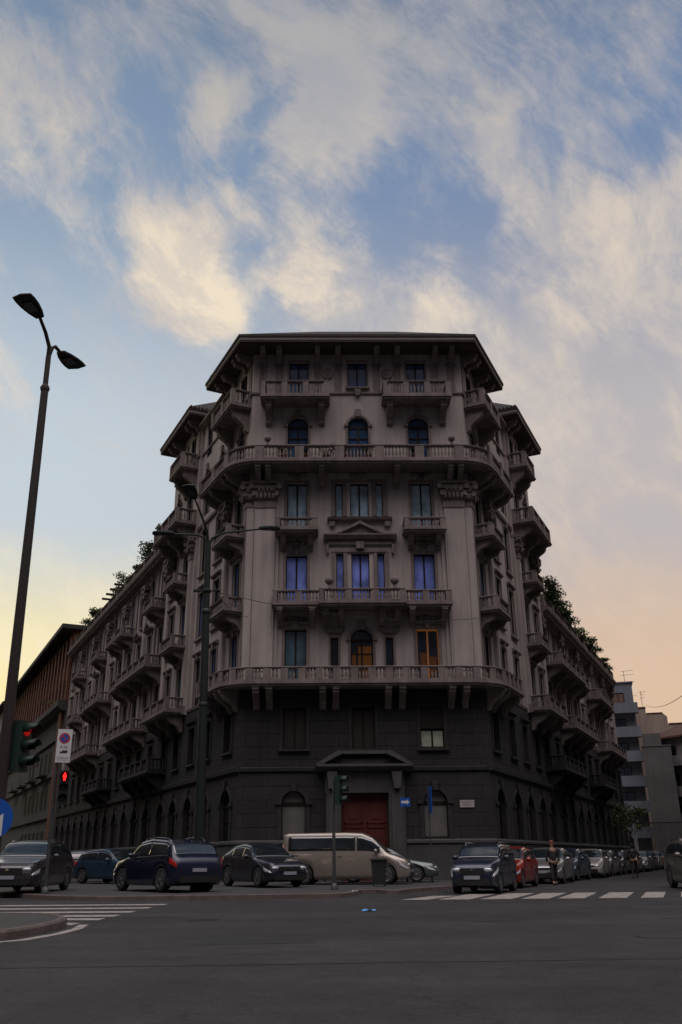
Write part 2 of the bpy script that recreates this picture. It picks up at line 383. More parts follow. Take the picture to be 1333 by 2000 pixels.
def balustrade(mb, pts, z0, z1, pier=2.0, bs=.21, w=.17, solid=0.0, ends=True, piers=None, pl=.32):
    """parapet centred on the polyline"""
    hb = .13*(z1-z0)+.03; hr = .10
    sweep(mb, pts, [(-w/2, z0), (w/2, z0), (w/2, z0+hb), (-w/2, z0+hb)])
    sweep(mb, pts, [(-w/2-.02, z1-hr), (w/2+.02, z1-hr), (w/2+.05, z1-.03), (w/2+.02, z1), (-w/2-.02, z1), (-w/2-.05, z1-.03)])
    L = [0]
    for i in range(1, len(pts)): L.append(L[-1]+(pts[i]-pts[i-1]).length)
    tot_ = L[-1]
    if piers is None:
        fixed = [0] if ends else []
        for i in range(1, len(pts)-1):
            a = (pts[i]-pts[i-1]).normalized().dot((pts[i+1]-pts[i]).normalized())
            if a < .88: fixed.append(L[i])
        if ends: fixed.append(tot_)
        if not fixed: fixed = [0, tot_]
        piers = []
        for a, b in zip(fixed[:-1], fixed[1:]):
            k = max(1, round((b-a)/pier)); piers += [a+(b-a)*i/k for i in range(k)]
        piers.append(fixed[-1])
    for p in piers:
        q, _ = resample(pts, [p]); orient_box(mb, q[0][0], q[0][1], pl, w+.05, z0-.003, z1-hr+.01)
    n = int(tot_/bs)
    for i in range(n):
        c = (i+.5)*tot_/n
        if any(abs(c-p) < pl/2+.05 for p in piers): continue
        q, _ = resample(pts, [c]); baluster(mb, q[0][0], z0+hb, z1-hr)
def corbel(mb, F, s, w, o, z1, h, o0=0.0):
    """scroll bracket under a slab: profile in (o,z)"""
    pr = [(o0, z1), (o, z1), (o, z1-.16)]
    for i in range(7):
        t = i/6; pr.append((o0+(o-o0)*(.93-.70*t+.12*math.sin(t*math.pi*2)), z1-.18-(h-.3)*t))
    pr += [(o0+.10, z1-h), (o0, z1-h)]
    mb.extr(F, pr, s-w/2, s+w/2)
    mb.box(F, s-w/2-.03, s+w/2+.03, o0, o+.02, z1-.075, z1-.005)
def polyP(F, L): return [Vector(F.P(a, o, 0)[:2]) for a, o in L]

WINS = []   # every window to be made, sorted by distance later
def win(F, s, w, z0, z1, glass=None, arch=False, o=0.0, frame=None, kind='case', depth=.24):
    WINS.append(dict(F=F, s=s, w=w, z0=z0, z1=z1, g=glass, arch=arch, o=o, fr=frame, kind=kind, depth=depth))
    return (s-w/2, s+w/2, z0, z1, arch)
def make_window(q, fm, pm):
    F, s, w, z0, z1, o = q['F'], q['s'], q['w'], q['z0'], q['z1'], q['o']-q['depth']
    a, b = s-w/2, s+w/2; t = .045
    zr = z1-w/2 if q['arch'] else z1
    fm.box(F, a, a+t, o-.06, o+.03, z0, zr); fm.box(F, b-t, b, o-.06, o+.03, z0, zr)
    fm.box(F, a+t, b-t, o-.06, o+.03, z0, z0+.09)
    if q['arch']:
        P, Q = arch_pts(a, b, z1), arch_pts(a+t, b-t, z1-t)
        for k in range(len(P)-1): fm.slab(F, [P[k], P[k+1], Q[k+1], Q[k]], o-.06, o+.03)
        fm.box(F, a+t, b-t, o-.05, o+.035, zr-.09, zr+.05)
        g = [(a+.02, z0+.02)] + [(x*.98+s*.02, z-.02) for x, z in P] + [(b-.02, z0+.02)]
        pm.slab(F, g, o-.03, o-.02)
    else:
        fm.box(F, a+t, b-t, o-.06, o+.03, z1-.08, z1)
        pm.box(F, a+.02, b-.02, o-.03, o-.02, z0+.02, z1-.02)
    if q['kind'] == 'case' and w > .7:
        fm.box(F, s-.04, s+.04, o-.05, o+.045, z0+.09, zr-.08)
    if q['kind'] == 'trans': fm.box(F, s-.05, s+.05, o-.05, o+.045, z0+.09, zr-.08); fm.box(F, a+t, b-t, o-.05, o+.035, zr-.75, zr-.68)
def surround(mb, F, s, w, z0, z1, o=0.0, t=.14, p=.06, sill=True, head=True, key=True, arch=False):
    a, b = s-w/2, s+w/2
    if arch:
        zr = z1-w/2; mb.box(F, a-t, a, o, o+p, z0, zr); mb.box(F, b, b+t, o, o+p, z0, zr)
        P, Q = arch_pts(a-t, b+t, z1+t), arch_pts(a, b, z1)
        for k in range(len(P)-1): mb.slab(F, [P[k], P[k+1], Q[k+1], Q[k]], o, o+p)
        mb.box(F, a-t-.1, a+.0, o, o+p+.07, zr-.06, zr+.09); mb.box(F, b, b+t+.1, o, o+p+.07, zr-.06, zr+.09)
    else:
        mb.box(F, a-t, a, o, o+p, z0, z1+t); mb.box(F, b, b+t, o, o+p, z0, z1+t); mb.box(F, a, b, o, o+p, z1, z1+t)
        if head: mb.extr(F, [(o, z1+t+.05), (o+.12, z1+t+.10), (o+.20, z1+t+.17), (o+.20, z1+t+.24), (o, z1+t+.28)], a-t-.08, b+t+.08)
    if key: mb.slab(F, [(s-.11, z1-.03), (s+.11, z1-.03), (s+.17, z1+.42), (s-.17, z1+.42)], o, o+p+.10)
    if sill: mb.box(F, a-t-.05, b+t+.05, o, o+.16, z0-.12, z0-.004)

# ============================================================ THE CORNER BUILDING
BLD = thing('apartment_building', 'tall ornate grey stone corner apartment block with balconies, deep eaves and a red door', 'building', (0, 0, 0))
ZC = {LT: 21.3, RT: 16.9}       # cornice height of the wings
LW = {LT: 52.0, RT: 46.0}
f_ops, b_ops = [], []
XW = 3.4
# --- front openings
for x in (-XW, XW):
    b_ops.append(win(FR, x, 1.15, 1.95, 4.15, SHUTP, arch=True, o=.15, kind='blind', depth=.22))
b_ops.append(win(FR, -XW, 1.15, 6.1, 8.1, SHUT, o=.15, depth=.22)); b_ops.append(win(FR, 0, 1.15, 6.1, 8.1, SHUT, o=.15, depth=.22))
b_ops.append(win(FR, XW, 1.15, 6.1, 7.02, G_LIT, o=.15, depth=.22))
b_ops.append((XW-.575, XW+.575, 7.02, 8.1))
f_ops.append(win(FR, -XW, 1.12, 9.35, 12.12, G_MID, kind='case')); f_ops.append(win(FR, XW, 1.12, 9.35, 12.12, G_DARK, frame=WOODL))
f_ops.append(win(FR, 0, 1.15, 9.35, 12.13, G_DARK, arch=True, kind='trans'))
for x in (-1.4, 1.42): f_ops.append(win(FR, x, .40, 9.35, 11.67, G_DARK, kind='one'))
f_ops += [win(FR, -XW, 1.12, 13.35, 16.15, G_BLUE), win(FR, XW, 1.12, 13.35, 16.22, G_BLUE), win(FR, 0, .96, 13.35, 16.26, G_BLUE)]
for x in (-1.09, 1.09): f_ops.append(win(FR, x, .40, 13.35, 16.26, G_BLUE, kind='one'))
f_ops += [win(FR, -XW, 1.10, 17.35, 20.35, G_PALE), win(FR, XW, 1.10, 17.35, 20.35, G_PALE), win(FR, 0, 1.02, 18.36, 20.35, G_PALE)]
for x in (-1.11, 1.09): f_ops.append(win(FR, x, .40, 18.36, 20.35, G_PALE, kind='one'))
for x in (-XW, 0, XW): f_ops.append(win(FR, x, 1.16, 21.3, 24.45, G_TEAL, arch=True, kind='trans'))
for x in (-XW, XW): f_ops.append(win(FR, x, 1.08, 25.4, 28.05, G_TOP))
f_ops.append(win(FR, 0, 1.08, 26.35, 28.05, G_TOP))
# --- side openings
BAYS = [1.6, 5.0, 7.9, 10.9, 13.6] + [17.0+3.05*i for i in range(12)]
ops_side = {LT: [[], []], RT: [[], []]}
def bank(F, z): return 1 if z < 9 else 0
rs = random.Random(3)
for F in (LT, RT):
    for i, s in enumerate(BAYS):
        if s > LW[F]-1: continue
        near = s < 15.3
        def put(w, z0, z1, **k):
            o = .15 if z0 < 9 else (.20 if 9.2 < s < 15 else 0.0)
            op = win(F, s, w, z0, z1, o=o, depth=.22 if z0 < 9 else .11, **k); ops_side[F][1 if z0 < 9 else 0].append(op)
        gl = lambda: rs.choice([G_DARK, G_DARK, G_MID, G_DARK, G_TOP, SHUT])
        put(1.5, 1.95 if i % 4 else .13, 4.3, glass=SHUT if i % 3 else G_DARK, arch=True, kind='trans')
        put(1.15, 6.1, 8.1, glass=rs.choice([SHUT, G_DARK, G_DARK]))
        put(1.1, 9.35, 12.1, glass=gl())
        put(1.1, 13.35, 16.2, glass=gl())
        if near or F is LT: put(1.1, 17.35, 20.3, glass=gl())
        if near:
            put(1.1, 21.3, 24.4, glass=G_DARK, arch=True, kind='trans'); put(1.05, 25.4, 27.9, glass=G_DARK)

# --- masses (walls)
mb = MB(); ob = .15
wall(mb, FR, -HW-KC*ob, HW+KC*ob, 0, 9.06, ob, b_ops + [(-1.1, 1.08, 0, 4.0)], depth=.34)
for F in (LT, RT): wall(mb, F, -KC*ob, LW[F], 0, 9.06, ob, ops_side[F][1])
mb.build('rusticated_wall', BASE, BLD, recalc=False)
mb = MB()
wall(mb, FR, -HW, HW, 9.06, 28.6, 0, f_ops, depth=.36)
for F in (LT, RT):
    wall(mb, F, 0, 4.4, 9.06, 28.6, 0, ops_side[F][0])
    wall(mb, F, 4.4, 9.2, 9.06, 28.0, 0, ops_side[F][0])
    wall(mb, F, 9.2, 15.0, 9.06, 28.6, .20, ops_side[F][0])
    wall(mb, F, 15.0, LW[F], 9.06, ZC[F], 0, ops_side[F][0])
    for s in (9.2, 15.0): mb.add(F, [(s, 0 if s < 10 else -6, 9.06), (s, .20, 9.06), (s, .20, 28.6), (s, 0 if s < 10 else -6, 28.6)], [(0,1,2,3)])
    mb.add(F, [(9.2, 0, 28), (9.2, -6, 28), (9.2, -6, 28.6), (9.2, 0, 28.6)], [(0,1,2,3)])
    mb.add(F, [(4.4, 0, 28), (4.4, -5, 28), (4.4, -5, 28.6), (4.4, 0, 28.6)], [(0,1,2,3)])
    mb.add(F, [(LW[F], .15, 0), (LW[F], -12, 0), (LW[F], -12, ZC[F]), (LW[F], .15, ZC[F])], [(0,1,2,3)])
mb.build('stucco_wall', STUC, BLD, recalc=False)
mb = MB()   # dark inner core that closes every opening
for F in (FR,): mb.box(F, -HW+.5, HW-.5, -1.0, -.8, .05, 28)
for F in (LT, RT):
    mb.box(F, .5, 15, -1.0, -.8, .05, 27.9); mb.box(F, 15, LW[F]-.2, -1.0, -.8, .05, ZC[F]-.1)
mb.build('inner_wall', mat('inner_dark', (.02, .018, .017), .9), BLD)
mb = MB()   # flat roofs of the wings
for F in (LT, RT):
    mb.box(F, 15.02, LW[F], -12, -.02, ZC[F]-.25, ZC[F]-.02)
    mb.box(F, 4.4, 9.2, -6, -.02, 27.6, 27.95)
mb.build('flat_roof', mat('roof_felt', (.05, .05, .05), .9, var=.2), BLD)

# --- plinth, bands, cornices
mb = MB()
for F, s0, s1, ops in ((FR, -HW, HW, [(-1.85, 1.95)]), (LT, 0, LW[LT], []), (RT, 0, LW[RT], [])):
    segs = [(s0-KC*.28, -1.95), (1.95, s1+KC*.28)] if F is FR else [(s0-KC*.28, s1)]
    for a, b in segs:
        mb.box(F, a, b, .155, .28, 0, 1.72); mb.extr(F, [(.155, 1.72), (.34, 1.75), (.34, 1.86), (.155, 1.93)], a, b)
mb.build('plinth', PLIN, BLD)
mb = MB()
for F in (LT, RT):
    mb.extr(F, [(.155, 5.0), (.30, 5.05), (.33, 5.25), (.155, 5.32)], -KC*.33, LW[F])
mb.extr(FR, [(.155, 5.0), (.24, 5.05), (.26, 5.2), (.155, 5.25)], -HW, -2.4); mb.extr(FR, [(.155, 5.0), (.24, 5.05), (.26, 5.2), (.155, 5.25)], 2.4, HW)
for x in (-XW, 0, XW):
    surround(mb, FR, x, 1.15, 6.1, 8.1, o=.15, t=.16, p=.05, head=False, key=False)
for x in (-XW, XW):
    surround(mb, FR, x, 1.15, 1.95, 4.15, o=.15, t=.20, p=.05, arch=True, key=True, sill=False)
for F in (LT, RT):
    for i, s in enumerate(BAYS):
        if s > LW[F]-1: continue
        surround(mb, F, s, 1.5, 1.95, 4.3, o=.15, t=.2, p=.06, arch=True, sill=False); surround(mb, F, s, 1.15, 6.1, 8.1, o=.15, t=.15, p=.05, key=False)
mb.build('base_trim', BTRIM, BLD)

mb = MB()
DEC = mb
for x in (-XW, XW):
    surround(mb, FR, x, 1.12, 9.35, 12.12); surround(mb, FR, x, 1.12, 13.35, 16.18, head=False); surround(mb, FR, x, 1.10, 17.35, 20.35, head=False, sill=False)
    surround(mb, FR, x, 1.16, 21.3, 24.45, t=.12, p=.05, arch=True, sill=False); surround(mb, FR, x, 1.08, 25.4, 28.05, t=.10, p=.04, head=False, key=False, sill=False)
surround(mb, FR, 0, 1.16, 21.3, 24.45, t=.12, p=.05, arch=True, sill=False); surround(mb, FR, 0, 1.08, 26.35, 28.05, t=.10, p=.04, head=False, key=False)
mb.slab(FR, [(-.2, 26.15), (.2, 26.15), (.12, 25.75), (-.12, 25.75)], 0, .22)
surround(mb, FR, 0, 1.15, 9.35, 12.13, t=.12, arch=True, sill=False)
for x in (-1.4, 1.42):
    surround(mb, FR, x, .40, 9.35, 11.67, t=.10, p=.05, key=False, sill=False)
    mb.extr(FR, [(0, 12.0), (.14, 12.04), (.18, 12.14), (0, 12.2)], x-.55, x+.55)
# triple windows and the little gable between floors
for zb, zt in ((13.35, 16.26), (18.36, 20.35)):
    for x in (-.80, .80): mb.box(FR, x-.10, x+.10, 0, .07, zb, zt)
    for x in (-1.42, 1.42): mb.box(FR, x-.10, x+.10, 0, .07, zb, zt)
    mb.box(FR, -1.52, 1.52, 0, .09, zt+.02, zt+.16)
mb.extr(FR, [(0, 18.02), (.26, 18.1), (.32, 18.22), (0, 18.3)], -1.75, 1.75)
for a, b in ((-1.65, -1.35), (1.35, 1.65)): mb.box(FR, a, b, 0, .2, 17.75, 18.02)
mb.extr(FR, [(0, 16.92), (.30, 17.0), (.42, 17.16), (.42, 17.24), (0, 17.28)], -1.95, 1.95)
mb.box(FR, -1.75, 1.75, 0, .14, 16.7, 16.92)
mb.slab(FR, [(-1.15, 17.28), (1.15, 17.28), (0, 17.80)], .0, .22)
for sg in (-1, 1):
    mb.slab(FR, [(sg*1.25, 17.27), (sg*1.05, 17.27), (0, 17.80), (0, 17.98)], .0, .42)
    mb.slab(FR, [(sg*1.85, 16.7), (sg*1.70, 16.7), (sg*1.66, 16.2), (sg*1.78, 16.2)], 0, .22)
mb.box(FR, -.22, .22, .0, .24, 16.45, 16.85)
# giant pilasters: front pairs, stepped at the corner, then along the sides
def capital(mb, F, s, w, o, z=19.0):
    for k in range(4): mb.box(F, s-w/2-.03-.07*k, s+w/2+.03+.07*k, 0, o+.03+.07*k, z+.28*k, z+.28*k+.2)
    mb.box(F, s-w/2-.30, s+w/2+.30, 0, o+.30, z+1.12, z+1.28)
    mb.box(F, s-w/2-.03, s+w/2+.03, 0, o+.05, z-.12, z+1.2)
    for sg in (-1, 1):
        for zz, rr, dd in ((z+.98, .17, .20), (z+.50, .11, .08)):
            c = F.P(s+sg*(w/2+dd-.02), o+.14, zz)
            mb.lathe(Vector(c), [(rr, -.14), (rr*.6, 0.0), (rr, .14)], n=9, ax=(Vector((*F.d, 0)), Vector((0,0,1)), Vector((*F.n, 0))))
    for k in range(5):
        u = s-w/2+w*(k+.5)/5
        mb.ball(F.P(u, o+.14, z+.42), .11, n=6, m=4, sq=(1, 1, 1.9)); mb.ball(F.P(u+(w/10 if k < 4 else 0), o+.19, z+.78), .10, n=6, m=4, sq=(1, 1, 1.6))
def pilaster(mb, F, s, w, o, z0=9.1, z1=19.0, cap=True):
    mb.box(F, s-w/2, s+w/2, 0, o, z0, z1, 1); mb.box(F, s-w/2-.08, s+w/2+.08, 0, o+.08, z0, z0+.5)
    mb.box(F, s-w/2+.10, s+w/2-.10, o, o+.03, z0+.8, z1-.4, 1)
    mb.box(F, s-w/2-.04, s+w/2+.04, 0, o+.05, z1-.22, z1-.12)
    if cap: capital(mb, F, s, w, o, z1)
for sg in (-1, 1):
    pilaster(mb, FR, sg*5.12, 1.12, .24); mb.box(FR, sg*4.45-.1, sg*4.45+.1, 0, .10, 9.1, 20.2, 1)
    mb.box(FR, sg*5.92-.20, sg*5.92+.20, 0, .10, 9.1, 20.2, 1); capital(mb, FR, sg*5.98, .35, .10)
for F in (LT, RT):
    mb.box(F, .02, .42, 0, .12, 9.1, 20.2); capital(mb, F, .28, .35, .12)
    for s in (3.3, 9.75, 14.55): pilaster(mb, F, s, .55, .20 if s < 9 else .36)
    s = 15.45
    while s < LW[F]:
        pilaster(mb, F, s, .55, .16, z1=min(19.0, ZC[F]-1.6)); s += 6.1
    s = 18.5
    while s < LW[F]: mb.box(F, s-.22, s+.22, 0, .10, 9.1, ZC[F]-.5); s += 6.1
    for i, s in enumerate(BAYS):
        if s > LW[F]-1: continue
        o = .20 if 9.2 < s < 15 else 0
        surround(mb, F, s, 1.1, 9.35, 12.1, o=o); surround(mb, F, s, 1.1, 13.35, 16.2, o=o, key=False)
        if s < 15.3 or F is LT: surround(mb, F, s, 1.1, 17.35, 20.3, o=o, head=False)
        if i in (5, 6, 7) or i in (11, 12):
            for sg in (-1, 1): mb.slab(F, [(s+sg*.95, 16.66), (s+sg*.8, 16.66), (s, 17.10), (s, 17.30)], 0, .34)
            mb.extr(F, [(0, 16.5), (.3, 16.56), (.36, 16.66), (0, 16.7)], s-.95, s+.95)
        if s < 15.3: surround(mb, F, s, 1.1, 21.3, 24.4, o=o, t=.12, p=.05, arch=True, sill=False)
# sixth floor strips, medallions, string course
for x in (5.45, 4.5, 2.3, 1.12):
    for sg in (-1, 1):
        mb.box(FR, sg*x-.20, sg*x+.20, 0, .06, 26.0, 27.75); mb.box(FR, sg*x-.28, sg*x+.28, 0, .12, 27.75, 27.9)
for sg in (-1, 1):
    mb.lathe(FR.P(sg*1.72, 0, 27.2), [(.34, 0), (.34, .08), (.27, .12), (.22, .06), (.10, .12), (.02, .14)], n=14, ax=(Vector((1,0,0)), Vector((0,0,1)), Vector((0,-1,0))))
    mb.slab(FR, [(sg*1.72-.12, 26.92), (sg*1.72+.12, 26.92), (sg*1.72, 26.5)], 0, .08)
    mb.box(FR, sg*5.40, sg*(HW+.1), 0, .10, 25.90, 26.0)
mb.box(FR, -1.8, 1.8, 0, .10, 25.90, 26.0)
for F in (LT, RT):
    mb.box(F, .0, 9.2, 0, .10, 25.90, 26.0); mb.box(F, 9.2, 15, .2, .30, 25.90, 26.0)
    for s in (.4, 3.6, 4.2, 9.5, 12.2, 14.7): mb.box(F, s-.18, s+.18, 0, .28 if s > 9 else .07, 26.0, 27.9)
    # link gutter and wing cornice
    mb.extr(F, [(0, 27.8), (.15, 27.85), (.42, 28.0), (.42, 28.12), (0, 28.15)], 4.4, 9.2)
    z = ZC[F]
    mb.extr(F, [(0, z-.75), (.10, z-.7), (.14, z-.5), (.35, z-.42), (.75, z-.14), (.80, z), (.80, z+.07), (0, z+.10)], 15.0, LW[F]+.2)
    s = 15.4
    while s < LW[F]: mb.box(F, s-.10, s+.10, 0, .6, z-.44, z-.2); s += .62
    # string at second floor level
    mb.extr(F, [(0, 9.1), (.16, 9.15), (.2, 9.3), (0, 9.34)], 3.7, LW[F])
    mb.extr(F, [(0, 20.55), (.14, 20.6), (.18, 20.75), (0, 20.8)], 0 if F is LT else 0, 9.2)
for s, zz in ((-XW, 20.75), (XW, 20.75), (-XW, 16.75), (XW, 16.75), (0, 20.75), (-XW, 12.6), (XW, 12.6)):
    mb.lathe(FR.P(s, 0, zz), [(.26, 0), (.24, .10), (.10, .16)], n=8, ax=(Vector((1,0,0)), Vector((0,0,1)), Vector((0,-1,0))))
    for sg in (-1, 1): mb.ball(FR.P(s+sg*.34, .08, zz+.05), .14, n=6, m=4, sq=(1.5, 1, .8))
mb.build('stone_ornament', [TRIM, STUC], BLD)

# --- the door with its stone case
mb = MB()
for sg in (-1, 1):
    mb.box(FR, sg*1.14 if sg > 0 else -1.85, 1.90 if sg > 0 else -1.14, .155, .42, 0, 4.3)
    mb.box(FR, (1.28 if sg > 0 else -1.72), (1.76 if sg > 0 else -1.28), .42, .50, .5, 4.1)
    mb.slab(FR, [(sg*1.3, 4.98), (sg*1.8, 4.98), (sg*1.72, 4.2), (sg*1.4, 4.2)], .155, .72)
mb.box(FR, -1.90, 1.92, .155, .38, 4.02, 4.98)
mb.extr(FR, [(.155, 4.98), (.60, 5.02), (.85, 5.2), (.85, 5.32), (.155, 5.34)], -2.3, 2.32)
for sg in (-1, 1):
    mb.slab(FR, [(sg*2.34, 5.32), (sg*2.0, 5.32), (sg*1.02, 5.82), (sg*1.22, 5.98)], .155, .85)
mb.box(FR, -1.10, 1.10, .155, .62, 5.80, 5.96); mb.box(FR, -1.7, 1.7, .155, .36, 5.34, 5.6)
mb.build('door_case', mat('door_case_stone', (.085, .083, .082), .85, var=.25, vscale=1.0, bump=.3, bscale=10, streak=.3), BLD)
mb = MB()
mb.box(FR, -1.1, -.02, -.12, -.05, .12, 4.0); mb.box(FR, .0, 1.08, -.12, -.05, .12, 4.0)
for x0, x1 in ((-1.0, -.12), (.10, .98)):
    for z0, z1 in ((.3, 1.2), (1.35, 2.5), (2.65, 3.8)):
        for a, b, c, d in ((x0, x1, z0, z0+.06), (x0, x1, z1-.06, z1), (x0, x0+.06, z0, z1), (x1-.06, x1, z0, z1)): mb.box(FR, a, b, -.05, -.01, c, d)
        mb.box(FR, x0+.2, x1-.2, -.05, -.025, z0+.2, z1-.2)
mb.box(FR, -.05, .03, -.05, .0, .12, 4.0)
dr = mb.build('door', DOORM, BLD)
mb = MB(); mb.ball(FR.P(-.14, .03, 1.25), .05); mb.build('handle', mat('old_brass', (.3, .2, .08), .35, 1), dr); mb = MB(); mb.ball(FR.P(.12, .03, 1.25), .05); mb.build('handle', mat('old_brass', (.3, .2, .08), .35, 1), dr)
mb = MB(); mb.box(FR, 4.56, 5.25, .15, .19, 3.33, 3.66); pq = mb.build('street_plaque', mat('white_marble', (.42, .38, .37), .5, var=.1), BLD)
mb = MB(); mb.box(FR, 4.62, 5.19, .19, .195, 3.55, 3.58); mb.box(FR, 4.7, 5.1, .19, .195, 3.43, 3.46); mb.build('plaque_lines', mat('plaque_grey', (.2, .18, .18), .6), pq)
mb = MB(); mb.box(FR, XW-.575, XW+.575, -.07, -.03, 7.02, 8.1)
for k in range(14): mb.box(FR, XW-.56, XW+.56, -.03, -.015, 7.06+k*.074, 7.10+k*.074)
mb.build('roller_blind', SHUT, BLD)

# --- balconies
NB = [0]
def balcony(pts, z0, z1, F=None, cs=(), cw=.28, co=.9, ch=.85, inner=None, pier=1.6, bs=.21, th=.20, m=TRIM, o0=0.0, piers=None, pl=.32, cor=None):
    """slab + balustrade + corbels; pts = outer line, inner = wall line with as many points"""
    mb = MB(); n = len(pts)
    slab_out = offpoly(pts, .17); 
    for k, (d, a, b) in enumerate(((.17, z0+.10, z0+th), (.10, z0, z0+.10))):
        O = offpoly(pts, d); vs = [(p.x, p.y, a) for p in O] + [(p.x, p.y, b) for p in O] + [(p.x, p.y, a) for p in inner] + [(p.x, p.y, b) for p in inner]
        fs = []
        for i in range(n-1): fs += [(i, i+1, n+i+1, n+i), (2*n+i, 3*n+i, 3*n+i+1, 2*n+i+1), (i, 2*n+i, 2*n+i+1, i+1), (n+i, n+i+1, 3*n+i+1, 3*n+i)]
        fs += [(0, n, 3*n, 2*n), (n-1, 3*n-1, 4*n-1, 2*n-1)]
        mb.add(None, vs, fs)
    bo = mb.build('balcony', m, BLD)
    mb = MB(); balustrade(mb, pts, z0+th, z1, pier=pier, bs=bs, piers=piers, pl=pl); mb.build('balustrade', m, bo)
    lst = cor if cor else [(F, s) for s in cs]
    if lst:
        for G, s in lst:
            mb = MB(); corbel(mb, G, s, cw, co, z0-.002, ch, o0=o0 if G is F else (0.0 if z0 > 9.5 else .15)); mb.build('bracket', m, bo)
    return bo
def box_balc(F, s0, s1, o, z0, z1, cs, o0=0.0, **k):
    pts = polyP(F, [(s0, o0), (s0, o), (s1, o), (s1, o0)]); inn = polyP(F, [(s0, o0-.02), (s0+.02, o0-.02), (s1-.02, o0-.02), (s1, o0-.02)])
    if F is LT: pts.reverse(); inn.reverse()
    return balcony(pts, z0, z1, F, cs, inner=inn, o0=o0, **k)
def wrap_balc(o, se, z0, z1, cor, **k):
    pts = corner_path(o, se, se); inn = corner_path(.0 if z0 > 9.5 else .1, se, se, t=.3)
    a, b = Vector(LT.P(se, .05, 0)[:2]), Vector(RT.P(se, .05, 0)[:2])
    pts = [a] + pts + [b]; inn = [a] + inn + [b]
    return balcony(pts, z0, z1, FR, (), inner=inn, cor=cor, **k)
# belt balcony over the stone base
wrap_balc(1.12, 3.7, 9.0, 9.95, [(FR, x) for x in (-5.3, -4.65, -2.0, -1.35, 1.25, 1.95, 4.4, 5.1)] + [(F, s) for F in (LT, RT) for s in (.4, 1.1, 3.2)], co=1.15, ch=1.05, cw=.32, pier=.88, pl=.36, bs=.17, m=TRIM)
# third floor, stepping forward in the middle
pts = polyP(FR, [(-4.45, 0), (-4.45, .85), (-2.05, .85), (-2.05, 1.15), (2.1, 1.15), (2.1, .85), (4.5, .85), (4.5, 0)])
inn = polyP(FR, [(-4.45, -.02), (-4.43, -.02), (-2.05, -.02), (-2.04, -.02), (2.1, -.02), (2.11, -.02), (4.48, -.02), (4.5, -.02)])
b3 = balcony(pts, 13.05, 13.95, FR, (-4.2, -2.55, -1.85, -1.05, 1.05, 1.85, 2.6, 4.25), inner=inn, co=.95, ch=.85, pier=1.35, bs=.17)
for x in (-1.66, 1.7): mb = MB(); mb.ball(FR.P(x, 1.15, 14.38), .23); mb.lathe(FR.P(x, 1.15, 13.95), [(.16, 0), (.07, .08), (.10, .2)], n=8); mb.build('ball_finial', TRIM, b3)
for x in (-3.38, 3.42): box_balc(FR, x-.97, x+.97, .92, 17.12, 17.93, (x-.72, x+.72), co=.85, ch=.75, pier=3)
